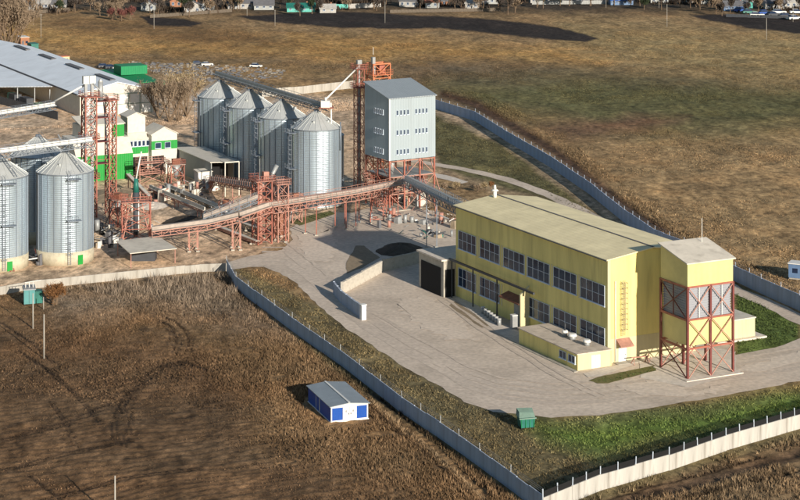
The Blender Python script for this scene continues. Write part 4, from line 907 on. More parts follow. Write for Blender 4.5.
for i in range(2): window(mb0, 6.6 + i * 2.6, 8.2 + i * 2.6, 6.7, 8.2, 1, 1, axis='x', off=1.9)
MB().box(5.9, 9.0, 1.9, 2.0, 0, 4.8).build('gate', M['black'], mb0); MB().box(.6, 5.2, 3.9, 4.0, 0, 4.6).build('gate', M['black'], mb0)
scf = thing('scaffold', 'rusty steel loading frame in front of the mill recess', 'frame', G3(146,184,0), RZ)
lattice(scf, -1.8, 4.8, -.5, 2.5, 0, 5.2, 2.6, M['pink'], .18, .1, mdk=M['pink'], decks=(2.6, 5.2), platw=.2)

# grey open-ended shed
gs = thing('open_shed', 'grey cladded shed with a dark open end and pale roof left of the silo row', 'building', G3(211,187,0), RZ)
MB().box(0, .2, 0, 25, 0, 6.0).build('wall', M['greycl'], gs); MB().box(7.2, 7.4, 3, 25, 0, 5.6).build('wall', M['greycl'], gs); MB().box(.2, 7.2, 24.8, 25, 0, 5.8).build('wall', M['greycl'], gs)
MB().box(.2, 7.2, 7.0, 7.15, 0, 5.8).build('shade_sheet', M['black'], gs)  # black sheet painted in for the darkness deeper inside the shed
MB().hexa([(-.4,-.5,6.05),(7.9,-.5,5.65),(7.9,25.4,5.65),(-.4,25.4,6.05)], [(-.4,-.5,6.25),(7.9,-.5,5.85),(7.9,25.4,5.85),(-.4,25.4,6.25)]).build('roof', M['palecl'], gs)
for y in (0.1,): MB().box(7.2, 7.45, y, y+.25, 0, 5.6).build('post', M['steel'], gs)
cb = thing('control_cabin', 'small white cabin with shallow roof leaning against the grey shed', 'cabin', G3(203,186,0), RZ)
MB().box(-1.7, 1.9, -1.2, 1.6, .8, 3.6).build('wall', M['white'], cb); MB().hexa([(-1.9,-1.4,3.6),(2.1,-1.4,3.6),(2.1,1.8,3.6),(-1.9,1.8,3.6)], [(-1.9,-1.4,3.75),(2.1,-1.4,3.75),(2.1,1.8,4.1),(-1.9,1.8,4.1)]).build('roof', M['palecl'], cb); MB().box(-1.5,1.7,-1,1.4,0,.8).build('base', M['concrete'], cb); MB().box(-.4,.4,-1.26,-1.2,.9,2.8).build('door', M['greycl'], cb)

# yard frames, canopy, cyclone
fr1 = thing('machine_frame', 'splayed red steel frame with a grey cyclone column, left of the yard centre', 'frame', G3(136,241,0), .2)
lattice(fr1, -3.0, 3.0, -1.6, 1.6, 0, 8.6, 2.9, M['red'], .22, .12, mdk=M['pink'], decks=(8.6,), platw=.2)
for s, c in ((-1, -1), (1, -1), (1, 1)): MB().bar((s*3.0, c*1.6, 0), (s*.8, 0, 10.4), .18).build('strut', M['pink'], fr1)
MB().tube((0,0,1.0),(0,0,10.5),.55,.7,16).build('cyclone', M['darksteel'], fr1); MB().tube((0,0,10.5),(0,0,13.4),.7,.4,16).build('cyclone_top', M['teal'], fr1); MB().tube((.5,-.8,.5),(.5,-.8,9),.14,n=8).build('pipe', M['white'], fr1)
MB().tube((0,0,13.2),(1.2,1,19),.16,n=8).build('pipe', M['white'], fr1)
cn = thing('canopy', 'flat grey sheet canopy on posts near the front wall', 'canopy', (0, 0, 0))
q = [g(116,241.5,3), g(158,236.5,3), g(177,249,2.9), g(130,254,2.9)]
MB().hexa(q, [p_ + Vector((0,0,.14)) for p_ in q]).build('roof', M['greyroof'], cn)
for p_ in q: pp = p_.lerp((q[0]+q[2])/2, .06); MB().bar((pp.x, pp.y, 0), (pp.x, pp.y, 2.95), .14).build('post', M['pink'], cn)
MB().box(*(lambda c: (c.x-3, c.x+2, c.y-1.5, c.y+1.5))((q[0]+q[2])/2), 0, 1.8).build('workbench', M['darksteel'], cn)
# low steel pipe racks and belts in the yard
k_ = 0
for (a, c, z0, z1, lb) in (((150,196),(205,222),2.0,2.6,'rusty belt conveyor lying across the yard in front of the mill'), ((165,192),(232,224),1.5,2.4,'second belt conveyor parallel to the first, nearer the grey shed'), ((128,190),(150,203),4.0,1.6,'short sloping chute below the green wall'), ((225,222),(272,240),1.2,1.6,'low rail-like pipe rack running towards the red frame tower'), ((214,228),(258,246),.8,1.0,'lowest pale pipe rack on the bare yard soil')):
    k_ += 1; gallery('belt_conveyor', lb, 'conveyor', [G3(a[0], a[1], z0), G3(c[0], c[1], z1)], .9, .5, M['palecl'], M['pink'] if k_ % 2 else M['wood'], legs=((0,.1,0),(0,.5,0),(0,.9,0)), railing=False, cover=k_ < 3)
# piles of scrap parts in the yard (each heap a thing of pipes, beams and boxes)
def scrap(px, py, sx, sy, n, lab, ms, hz=1.6):
    t = thing('scrap_heap', lab, 'scrap', g(px, py), random.uniform(0, 1)); 
    for i in range(n):
        m = M[random.choice(ms)]; x, y, z = random.uniform(-sx, sx), random.uniform(-sy, sy), random.uniform(.1, hz)
        k = random.random()
        if k < .6: a = random.uniform(0, 3.14); l = random.uniform(.8, 2.4); MB().bar((x, y, z), (x + math.cos(a) * l, y + math.sin(a) * l, max(.1, z + random.uniform(-.8, .8))), random.uniform(.08, .25)).build('beam', m, t)
        elif k < .8: MB().tube((x, y, 0), (x, y, z + .4), random.uniform(.25, .6), n=10).build('drum', m, t)
        else: s = random.uniform(.3, .8); MB().hexa([(x-s,y-s,0),(x+s,y-s,0),(x+s,y+s,0),(x-s,y+s,0)], [(x-s*.8,y-s*.7,z),(x+s*.9,y-s*.8,z*1.1),(x+s*.7,y+s,z),(x-s,y+s*.8,z*.9)]).build('crate', m if ms == 0 else M[random.choice(['wood','steel','slate','palecl'])], t)
scrap(440, 222, 5, 8, 42, 'heap of pale machine parts between the grey tower and the yellow hall', ['white','palecl','steel','pink','darksteel','wood'], 2.2)
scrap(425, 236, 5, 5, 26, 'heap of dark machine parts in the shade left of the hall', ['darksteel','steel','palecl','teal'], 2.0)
scrap(186, 193, 5, 5, 44, 'heap of reddish machinery in front of the grey shed', ['pink','red','palecl','steel','wood'], 2.2)
scrap(102, 232, 4, 7, 40, 'dark heap of pipes and scrap right of the big left silo', ['darksteel','steel','slate','palecl','tyre'], 2.4)
scrap(222, 205, 4, 4, 22, 'scattered drums and beams below the inclined conveyor', ['steel','palecl','wood','pink'], 1.6)
scrap(385, 222, 6, 5, 34, 'machinery parts under the conveyor bridge by the grey tower', ['pink','red','steel','darksteel'], 2.0)
scrap(120, 210, 3, 5, 18, 'bits of steel at the foot of the red lattice tower', ['pink','red','palecl','wood'], 1.6)
scrap(36, 262, 1.6, 4, 14, 'dark fittings squeezed between the two big left silos', ['darksteel','white','slate'], 2.4)
scrap(34, 240, 1.6, 6, 8, 'steel bits in the gap behind the left silos', ['darksteel','slate'], 4)
scrap(164, 200, 3, 4, 34, 'tangle of pale red pipes and frames below the mill recess', ['pink','palecl','steel','wood','pink'], 3.2)
scrap(205, 190, 3, 3, 30, 'pinkish pipes and casings right in front of the white cabin', ['pink','pink','steel','wood'], 2.8)
scrap(142, 226, 4, 4, 26, 'bits of frame and pipe behind the grey sheet canopy', ['pink','steel','wood','red'], 2.0)
scrap(240, 214, 4, 4, 22, 'loose beams lying beside the left legs of the red frame tower', ['wood','pink','palecl'], 1.4)
scrap(405, 205, 4, 5, 34, 'red pipes and casings at the right foot of the grey tower', ['red','pink','steel','darksteel'], 4.0)
scrap(108, 245, 3, 4, 24, 'black pipes and tyres beside the grey sheet canopy', ['darksteel','tyre','slate','steel'], 2.0)
# stairs on the silo bases
for i, (px, py, s, lb) in enumerate(((38,262,1,'red steel stair at the base of the silo with the green door'), (10,270,1,'red steel stair at the base of the silo cut by the photo edge'))):
    t = thing('stair', lb, 'stair', g(px, py), .5)
    for q in (-.4, .4): MB().bar((q,-1.6,0),(q,.8,2.6),.14).build('rail', M['red'], t)
    sm_ = MB().box(-.4,.4,-.14,.14,0,.06).mesh(M['red'])
    for j in range(7): link('step', sm_, t, (0, -1.5 + j*.33, .15 + j*.36))

# dark soil heap and bales in yard
def mound(name, label, cat, px, py, rx, ry, hz, m, rz=0):
    n = 22; mb = MB(); rings = []
    for j in range(6):
        r = 1 - j / 5.5; rings.append([Vector((math.cos(2*math.pi*i/n) * rx * r * random.uniform(.88, 1.1), math.sin(2*math.pi*i/n) * ry * r * random.uniform(.88, 1.1), hz * (1 - r ** 1.6) * random.uniform(.9, 1.1) - .05)) for i in range(n)])
    P = [p for r in rings for p in r]; fs = []
    for j in range(5):
        for i in range(n): fs.append((j*n+i, j*n+(i+1) % n, (j+1)*n+(i+1) % n, (j+1)*n+i))
    fs.append(tuple(5*n+i for i in range(n))); mb.solid(P, fs)
    return tag(mb.build(name, m, None, g(px, py), rz), label, cat)
mound('soil_heap', 'low dark soil heap in the middle of the conveyor yard', 'heap', 186, 222, 5.5, 6, 1.4, M['soil'])
mound('shade_heap', 'added dark heap standing in for deep shade left of the yellow hall', 'heap', 400, 250, 5, 6.5, 1.4, M['soil'], -.3)  # dark mound added in place of the bay's deep shade
mound('sand_heap', 'reddish sand heap at the foot of the green wall', 'heap', 118, 196, 9, 10, 1.8, M['dirt'])
mound('sand_heap', 'pale sand heap beside the sloping chute', 'heap', 152, 206, 4, 5, .9, M['pave'])

for i, (px, py, w_, d_, h, m_, lb) in enumerate(((176, 186, 3.4, 2.4, 5.5, 'red', 'rusty red steel frame standing between the mill and the grey shed'), (226, 226, 2.4, 2.4, 4.6, 'pink', 'small pale red frame under the inclined belts left of the frame tower'), (118, 226, 2.6, 2.6, 6.0, 'red', 'narrow red frame behind the grey sheet canopy'), (296, 222, 2.2, 2.2, 5.2, 'pink', 'small red frame under the bridge in front of the sunlit silo'), (380, 206, 3.0, 3.0, 6.4, 'red', 'red equipment frame at the left foot of the grey tower'), (418, 200, 2.6, 2.6, 5.0, 'red', 'red equipment frame at the right foot of the grey tower'))):
    t = thing('equipment_frame', lb, 'frame', g(px, py), RZ + i)
    lattice(t, -w_/2, w_/2, -d_/2, d_/2, 0, h, 2.2, M[m_], .2, .1, mdk=M['deck'], decks=(h,), platw=.3)
    MB().tube((0,0,h*.35),(0,0,h-.2),.3,w_*.36,12).build('hopper', M['steel'], t); MB().box(-w_*.3,w_*.3,-.5,.5,h,h+1.3).build('motor_housing', M['rustroof'], t); MB().tube((w_*.2,.2,h),(w_*.9,1.6,.4),.14,n=8).build('pipe', M['steel'], t)
# ------------------------------------------------------------------ warehouse and yard at the top left
W0 = Vector((-99.4, 590, 0))
wh = thing('warehouse', 'huge warehouse with long pale grey gable roof at the upper left', 'building', W0, RZ)
WW, WL = 24, 140
b = MB(); b.solid([(0,0,0),(WW,0,0),(WW,WL,0),(0,WL,0),(0,0,7),(WW,0,7),(WW,WL,7),(0,WL,7),(WW/2,0,10),(WW/2,WL,10)], [(0,1,5,8,4),(2,3,7,9,6),(3,0,4,7),(1,2,6,5),(4,8,9,7),(8,5,6,9)])
b.build('wall', M['palecl'], wh)
for a, c, za, zc in ((-.8, WW/2, 6.85, 10.05), (WW/2, WW+.8, 10.05, 6.85)):
    MB().hexa([(a,-.6,za),(c,-.6,zc),(c,WL,zc),(a,WL,za)], [(a,-.6,za+.25),(c,-.6,zc+.25),(c,WL,zc+.25),(a,WL,za+.25)]).build('roof', M['shedroof'], wh)
MB().bar((-.9,-.6,6.9),(-.9,WL,6.9),.5,.35).build('gutter', M['slate'], wh)
for i in range(4): MB().box(WW/2-.9, WW/2+.9, 4+i*32, 20+i*32, 10.3, 10.6).build('skylight', M['slate'], wh)
for i in range(6):
    MB().box(1.2+i*3.8, 4.4+i*3.8, -.1, 0, .3, 3.0).build('cladding_panel', M['white'], wh); MB().box(1.2+i*3.8, 4.4+i*3.8, -.08, 0, 3.3, 6.2).build('cladding_panel', M['white'], wh)
for i in range(7): MB().bar((1+i*3.7,-.14,0),(1+i*3.7,-.14,6.6),.12).build('wall_rail', M['teal'], wh)
for z in (3.15, 6.4): MB().bar((.5,-.14,z),(WW-.5,-.14,z),.1).build('wall_rail', M['teal'], wh)
lnz = MB(); ln = thing('lean_to_roof', 'pale sloping lean-to roof on posts in front of the warehouse with trucks below', 'canopy', W0, RZ)
lo = [(-1.3,25,6.5),(-14,45,4.8),(-14,120,4.8),(-1.3,120,6.5)]
MB().hexa(lo, [(x,y,z+.2) for x,y,z in lo]).build('roof', M['shedroof'], ln)
for i in range(12): MB().bar((-13.2,47+i*6,0),(-13.2,47+i*6,4.8),.25).build('post', M['steel'], ln)
for x_, y_ in ((-1.6,27),(-5,32.5),(-9,38.5)): MB().bar((x_,y_,0),(x_,y_,5.5),.25).build('post', M['steel'], ln)
fw = thing('board_fence', 'dark board fence slanting under the lean-to roof', 'fence', g(0,112), 0)
a_ = g(-30,96) - g(0,112); c_ = g(58,120) - g(0,112); a_.z = c_.z = 0
nb_ = 40; brd = MB().box(0, 1, -.05, .05, 0, 2.6).mesh(M['darksteel'])
for i in range(nb_):
    p_ = a_.lerp(c_, i/nb_); o = link('board', brd, fw, p_, math.atan2((c_-a_).y, (c_-a_).x)); o.scale.x = (c_-a_).length/nb_*.93
def truck(px, py, rz, lab, cm, bm):
    t = thing('truck', lab, 'truck', g(px, py), rz)
    MB().box(-4, 1.4, -1.2, 1.2, 1.1, 2.9).build('cargo_box', bm, t); MB().hexa([(1.7,-1.2,.8),(3.9,-1.2,.8),(3.9,1.2,.8),(1.7,1.2,.8)], [(1.7,-1.15,2.8),(3.4,-1.1,2.8),(3.4,1.1,2.8),(1.7,1.15,2.8)]).build('cab', cm, t)
    MB().hexa([(3.62,-1.0,2.0),(3.84,-1.0,1.6),(3.84,1.0,1.6),(3.62,1.0,2.0)], [(3.55,-1,2.6),(3.7,-1,2.6),(3.7,1,2.6),(3.55,1,2.6)]).build('windscreen', M['glass'], t)
    MB().box(-4, 3.8, -.5, .5, .7, 1.0).build('chassis', M['darksteel'], t)
    wm = MB().tube((0,-.16,0),(0,.16,0),.5,n=14).mesh(M['tyre'])
    for x in (-3, -1.8, 2.7):
        for y in (-1.05, 1.05): link('wheel', wm, t, (x, y, .5))
truck(41, 113, math.radians(-60), 'olive green truck parked at the end of the board fence under the lean-to', M['cargo'], M['cargo'])
truck(26, 106, math.radians(120), 'dark truck standing further back under the lean-to roof', M['slate'], M['darksteel'])
truck(14, 102, math.radians(120), 'third truck with dark tarpaulin deep under the lean-to roof', M['teal'], M['darksteel'])

# green roofed shed, containers
gsd = thing('green_shed', 'low shed with bright dark-green sloping roof beyond the warehouse', 'building', g(140, 93), RZ)
MB().box(-3.5, 6, 0, 30, 0, 3.4).build('wall', M['darksteel'], gsd)
MB().hexa([(-4.2,-1.5,3.4),(6.6,-1.5,3.7),(6.6,31,5.0),(-4.2,31,4.6)], [(-4.2,-1.5,3.6),(6.6,-1.5,3.9),(6.6,31,5.2),(-4.2,31,4.8)]).build('roof', M['greenroof'], gsd)
MB().box(-2, 7.5, 14, 22, 4.6, 7.6).build('upper_cabin', M['greenroof'], gsd)
gr2 = thing('green_canopy', 'green sheet canopy sloping down to the right of the green shed', 'canopy', g(166, 93), RZ)
MB().hexa([(-4,0,3.6),(3,-4,2.7),(4,6,2.8),(-4,14,4)], [(-4,0,3.8),(3,-4,2.9),(4,6,3.0),(-4,14,4.2)]).build('roof', M['greenroof'], gr2)
for x_, y_ in ((2.6,-3.2),(3.6,5.4),(-3.6,.6)): MB().bar((x_,y_,0),(x_,y_,3.2),.2).build('post', M['steel'], gr2)
def cabin(px, py, sx, sy, h, rz, m, mr, lab, cat='cabin', name='cabin'):
    t = thing(name, lab, cat, g(px, py), rz)
    MB().box(-sx/2, sx/2, 0, sy, .2, h).build('wall', M[m], t); MB().box(-sx/2-.2, sx/2+.2, -.2, sy+.2, h, h+.15).build('roof', M[mr], t); MB().box(-sx/2+.1, sx/2-.1, .1, sy-.1, 0, .2).build('base', M['concrete'], t)
    MB().box(-sx/2+.5, -sx/2+1.4, -.06, 0, .3, min(2.2, h-.3)).build('door', M['slate'], t)
    if sx > 3: MB().box(sx/2-1.6, sx/2-.5, -.06, 0, 1.1, min(2.1, h-.4)).build('window', M['glass'], t)
    return t
cabin(122.5, 80, 2.4, 5, 2.8, RZ, 'white', 'white', 'white cabin at the left end of the green shed')
cabin(65, 64, 3.6, 4.5, 2.8, RZ, 'cream', 'orange', 'cream and orange container behind the warehouse roof')
cabin(35, 52, 3.0, 6, 3.2, RZ, 'teal', 'teal', 'small green booth behind the warehouse ridge', name='booth')
cabin(25, 46, 3.6, 7, 3.6, RZ, 'brick', 'white', 'white roofed brick hut left of the green booth', name='hut')
# rubble yard behind
X, Y, px, py = scatter([(120,62),(205,64),(285,70),(282,80),(240,84),(190,82),(150,72)], .5)
def rocks(name, X, Y, m, smin, smax):
    mb = MB()
    for x, y in zip(X, Y):
        s = random.uniform(smin, smax); z = s * random.uniform(.3, .9)
        mb.hexa([(x-s,y-s*.7,-.02),(x+s*.8,y-s,-.02),(x+s,y+s*.9,-.02),(x-s*.8,y+s,-.02)], [(x-s*.5,y-s*.4,z),(x+s*.5,y-s*.6,z*.8),(x+s*.6,y+s*.4,z*1.1),(x-s*.4,y+s*.6,z)])
    return tag(mb.build(name, m), kind='stuff')
rocks('rubble', X[::3], Y[::3], M['rubble'], .2, .7); rocks('rubble', X[1::3], Y[1::3], M['rubble2'], .2, .6); rocks('rubble', X[2::9], Y[2::9], M['slate'], .3, 1.1)
def car(px, py, rz, m, lab, s=1.0, group='cars parked at the top of the photo'):
    t = thing('parked_car', lab, 'car', g(px, py), rz, group); t.scale = (s, s, s)
    b = MB(); b.hexa([(-2.1,-.85,.35),(2.1,-.85,.35),(2.1,.85,.35),(-2.1,.85,.35)], [(-2.05,-.82,.95),(2.0,-.82,.85),(2.0,.82,.85),(-2.05,.82,.95)]); b.build('body', M[m], t)
    MB().hexa([(-1.7,-.78,.95),(1.0,-.78,.9),(1.0,.78,.9),(-1.7,.78,.95)], [(-1.3,-.62,1.45),(.3,-.62,1.45),(.3,.62,1.45),(-1.3,.62,1.45)]).build('cabin', M['glass'], t)
    MB().box(-1.25,.25,-.6,.6,1.45,1.49).build('roof', M[m], t)
    wm = MB().tube((0,-.1,0),(0,.1,0),.33,n=12).mesh(M['tyre'])
    for x in (-1.3, 1.3):
        for y in (-.8, .8): link('wheel', wm, t, (x, y, .33))
car(198, 65, .3, 'darksteel', 'black car on the rubble yard behind the silos', 1.1, 'vehicles on the rubble yard')
car(207, 66, .3, 'white', 'white car next to the black one on the rubble yard', 1.1, 'vehicles on the rubble yard')
car(256, 67.5, -.2, 'white', 'lone white car at the right end of the rubble yard', 1.1, 'vehicles on the rubble yard')
for i, (px, py) in enumerate(((104,68),(111,69),(118,69.5))): car(px, py, .5, ('slate','darksteel','steel')[i], ('dark car left of the three beside the white cabin','black car, middle of the three beside the white cabin','grey car nearest the white cabin')[i], 1.2, 'vehicles on the rubble yard')
for i, (px, py, m) in enumerate(((757,17,'white'),(765,15,'blue'),(773,16.5,'darksteel'),(779,14,'white'),(786,18,'darksteel'),(794,20,'white'),(797,14,'white'),(749,14,'teal'),(741,12,'blue'))):
    car(px, py, .2 * (i % 3), m, ('white car leftmost in front of the far village','blue car behind the white cars at the upper right','black car in the middle of the parked group','white car in the back row of the parked group','black car beside the pole at the upper right','white car right of the pole at the upper right','white car in the very corner at the upper right','teal car left of the parked group','blue car farthest left at the upper right')[i], 1.7)

# ------------------------------------------------------------------ small things in the fields
SR = math.atan2(2.0, 5.5); sp = g(330.8, 423)
sh = thing('storage_shed', 'blue and white metal shed with a grey corrugated roof alone in the dry field', 'shed', sp, SR)
SW, SD, SH_ = 5.8, 11.2, 2.35
MB().box(0, SW, 0, SD, .05, SH_).build('wall', M['blue'], sh); MB().box(-.1,SW+.1,-.1,SD+.1,0,.12).build('base', M['white'], sh)
for s in (0, 1):
    x0, x1, za, zc = ((-.25, SW/2-.12, SH_, SH_+.35), (SW/2-.12, SW+.25, SH_+.35, SH_))[s]
    MB().hexa([(x0,-.3,za),(x1,-.3,zc),(x1,SD+.3,zc),(x0,SD+.3,za)], [(x0,-.3,za+.1),(x1,-.3,zc+.1),(x1,SD+.3,zc+.1),(x0,SD+.3,za+.1)]).build('roof', M['blueroof'], sh)
MB().bar((SW/2-.12,-.3,SH_+.5),(SW/2-.12,SD+.3,SH_+.5),.3,.06).build('roof_ridge', M['white'], sh)
MB().hexa([(-.02,-.04,SH_-.02),(SW+.02,-.04,SH_-.02),(SW+.02,.0,SH_-.02),(-.02,.0,SH_-.02)], [(-.02,-.04,SH_+.01),(SW+.02,-.04,SH_+.01),(SW/2,.0,SH_+.33),(SW/2-.1,.0,SH_+.33)]).build('gable_trim', M['white'], sh)
for x in (0, SW-.18): MB().box(x, x+.18, -.05, 0, .12, SH_).build('corner_trim', M['white'], sh)
MB().box(.18, SW-.18, -.05, 0, SH_-.22, SH_-.01).build('top_trim', M['white'], sh); MB().box(.18, SW-.18, -.05, 0, .12, .28).build('bottom_trim', M['white'], sh)
for k_, (x0, x1) in enumerate(((1.85, 2.9), (2.94, 4.0))):
    d_ = MB().box(x0, x1, -.08, -.0, .28, SH_-.23).build('door', M['white'], sh); MB().box((x1-.2) if k_ == 0 else (x0+.1), (x1-.1) if k_ == 0 else (x0+.2), -.15, -.08, 1.0, 1.25).build('handle', M['darksteel'], d_)
    MB().box((x0+x1)/2-.12,(x0+x1)/2+.12,-.1,-.08,1.35,1.65).build('vent', M['steel'], d_)
d_ = MB().box(-.06, 0, 5.4, 7.0, .2, 2.1).build('side_door', M['blue'], sh)
for y in (5.3, 7.0): MB().box(-.09, 0, y, y+.1, .2, 2.15).build('door_frame', M['white'], sh)
# green skip with pale lid
sk = thing('waste_skip', 'green metal waste skip with open pale lid at the road edge', 'skip', g(526, 428), .25)
MB().hexa([(-1.0,-.7,.25),(1.0,-.7,.25),(1.0,.7,.25),(-1.0,.7,.25)], [(-1.15,-.8,1.7),(1.15,-.8,1.7),(1.15,.8,1.7),(-1.15,.8,1.7)]).build('body', M['teal'], sk)
for x in (-.95, -.3, .35, .95): MB().box(x-.05,x+.05,-.86,-.74,.3,1.65).build('rib', M['greenroof'], sk)
MB().hexa([(-1.25,-.7,1.72),(1.2,-.7,1.72),(1.2,.9,1.72),(-1.25,.9,1.72)], [(-1.0,.1,2.35),(1.1,-.1,2.2),(1.25,1.0,2.6),(-1.1,1.1,2.7)]).build('lid', M['lid'], sk)
MB().box(-1.3,1.3,-.95,-.84,1.55,1.72).build('rim', M['lid'], sk)
wm = MB().tube((0,-.08,0),(0,.08,0),.16,n=10).mesh(M['tyre'])
for x in (-.8,.8):
    for y in (-.5,.5): link('wheel', wm, sk, (x,y,.16))
# transformer kiosk
ks = thing('transformer_kiosk', 'teal metal transformer kiosk with cluttered white insulators in the weeds', 'kiosk', g(24, 306), .25)
MB().box(0,2.0,0,2.6,.3,2.9).build('body', M['kiosk'], ks); MB().box(2.04,3.4,.2,2.2,.3,2.5).build('side_cabinet', M['teal'], ks); MB().hexa([(-.2,-.2,2.9),(2.2,-.2,2.9),(2.2,2.8,2.9),(-.2,2.8,2.9)],[(-.1,-.1,3.05),(2.1,-.1,3.05),(2.1,2.7,3.3),(-.1,2.7,3.3)]).build('roof', M['steel'], ks)
for x,y in ((.1,.1),(3.2,.3),(.1,2.4),(3.2,2.1)): MB().box(x,x+.15,y,y+.15,0,.3).build('foot', M['darksteel'], ks)
for x in (.3,1.0,1.7): MB().tube((x,1,3.1),(x+random.uniform(-.2,.2),1,4.1),.1,.06,8).build('insulator', M['white'], ks)
MB().box(.9,.96,-.04,0,.4,2.7).build('door_seam', M['darksteel'], ks); MB().bar((.2,.9,4.1),(3.2,.9,4.4),.08).build('crossbar', M['white'], ks)
def pole(px, py, h, lab, r=.13, arm=True, lean=0.0, m='panel'):
    t = thing('utility_pole', lab, 'pole', g(px, py), random.uniform(0, 3))
    MB().tube((0,0,0),(lean*h,0,h),r,r*.65,8).build('shaft', M[m], t)
    if arm: MB().bar((lean*h-.6,0,h-.4),(lean*h+.6,0,h-.4),.1).build('crossarm', M[m], t); 
pole(33, 329, 6.3, 'pale pole in front of the teal kiosk, shorter of the left pair', .14, False)
pole(44, 359, 7.4, 'pale concrete pole left of the weeds, taller of the left pair', .14, False)
pole(43.5, 310, 2.4, 'short stub post beside the rusty bush', .1, False)
pole(115, 520, 5.6, 'pale pole top rising at the bottom edge of the photo', .13, False)
for i, (px, py, h) in enumerate(((41,38,10.5),(154,29,8.5),(275,26,7.5),(385,23,10),(667,27,10.5),(766.5,40,9.5),(793,22,8.0),(659,8,5),(606,8,7),(247,16,6))):
    pole(px, py, h, ('pale pole standing in the golden field right of the poplars','pole on the edge of the dark strip at the upper left','pole at the left end of the long ploughed strip','pole crossing the long ploughed strip near its middle','pale pole in the meadow at the top centre right','pale pole in the meadow below the parked cars','pole beside the parked cars at the right edge','short pole left of the meadow pole by the far fence','far pole near the blue tarpaulin at the top','faint pole in front of the far village left of the ploughed strip')[i], .12)
# blue hut at the right edge
bh = thing('site_hut', 'blue site hut at the right edge beyond the curving wall', 'hut', g(788.5, 279), RZ - .9)
MB().box(0, 6.0, 0, 2.8, .3, 3.0).build('wall', M['bluehut'], bh); MB().box(-.15,6.15,-.15,2.95,3.0,3.15).build('roof', M['white'], bh); MB().box(.1,5.9,.1,2.7,0,.3).build('base', M['concrete'], bh); MB().box(2.6,3.4,-.06,0,.4,2.4).build('door', M['blue'], bh); MB().box(.8,1.8,-.06,0,1.3,2.2).build('window', M['glass'], bh)

# ------------------------------------------------------------------ trees, bushes
LEAF = {}
def leafmat(name, c):
    LEAF[name] = mat(name, c, .9, var=.35, vs=1.2); return LEAF[name]
leafmat('rusty_leaves', (.20,.095,.035)); leafmat('bare_twigs', (.23,.17,.115)); leafmat('dark_twigs', (.075,.06,.05)); leafmat('dark_green', (.03,.045,.02)); leafmat('red_twigs', (.16,.06,.05)); leafmat('straw', (.34,.26,.15))
def tree(px, py, h, cr, lab, leaf='bare_twigs', cat='tree', name='bare_tree', n=500, up=1.0, leafs=.22, stems=1, group=None, trunk=.25, ll=1.0):
    t = thing(name, lab, cat, g(px, py), random.uniform(0, 6), group)
    tr = MB(); cl = MB(); tips = []
    def limb(p, d, L, r, dep):
        q = p + d * L; tr.tube(p, q, r, r * .6, 6, caps=False); tips.append((q, L))
        if dep:
            for _ in range(3 if dep > 1 else 4):
                nd = (d + Vector((random.uniform(-1, 1), random.uniform(-1, 1), random.uniform(-.2, .7))) * .62 / up).normalized()
                limb(p.lerp(q, random.uniform(.55, 1)), nd, L * random.uniform(.55, .78), r * .5, dep - 1)
    for s in range(stems):
        p = Vector((random.uniform(-.3, .3) * (stems > 1), random.uniform(-.3, .3) * (stems > 1), 0)) * 2
        limb(p, Vector((random.uniform(-.1, .1) * stems, random.uniform(-.1, .1) * stems, 1)).normalized(), h * .38, trunk, 3)
    tr.build('trunk', M['bark'], t)
    sx = cr / (h * .45)
    pts = [(q, L) for q, L in tips if q.z > h * .15] or tips
    for _ in range(n):
        q, L = random.choice(pts); q = q + Vector((random.gauss(0, .35), random.gauss(0, .35), random.gauss(0, .45))) * max(.4, L * .8)
        d = Vector((random.uniform(-.6, .6), random.uniform(-.6, .6), random.uniform(.1, 1) * ll)).normalized() * leafs * random.uniform(.7, 2.4); s_ = Vector((random.uniform(-1, 1), random.uniform(-1, 1), random.uniform(-.5, .5))).normalized() * leafs * .28
        cl.face([q - s_, q + s_, q + d])
    cl.build('crown', LEAF[leaf], t)
    return t
tree(53, 306, 4.8, 3, 'rusty leaved bush standing beside the teal kiosk', 'rusty_leaves', 'bush', 'bush', 2600, stems=4, leafs=.32, up=.6, ll=.6)
tree(6, 50, 25, 5, 'tall bare poplar at the upper left corner, in front', 'bare_twigs', name='poplar', n=5000, up=1.9, leafs=.7, trunk=.5, stems=4)
tree(-4, 48, 26, 5, 'tall bare poplar cut by the left edge', 'bare_twigs', name='poplar', n=5000, up=1.9, leafs=.7, trunk=.5, stems=4)
tree(14, 48, 24, 4, 'tall bare poplar, right one of the upper left trio', 'bare_twigs', name='poplar', n=5000, up=1.9, leafs=.7, trunk=.5, stems=4)
for i, (px, py, h) in enumerate(((158,118,14),(168,122,15.5),(178,121,15),(186,117,17))):
    tree(px, py, h, 4, ('bare tree left end of the group behind the mill','dense bare tree in the middle of the group behind the mill','bare tree right of the middle in the group behind the mill','slim pale poplar next to the silo row')[i], 'bare_twigs' if i != 3 else 'straw', n=2200, up=2.6, leafs=.45, stems=5)
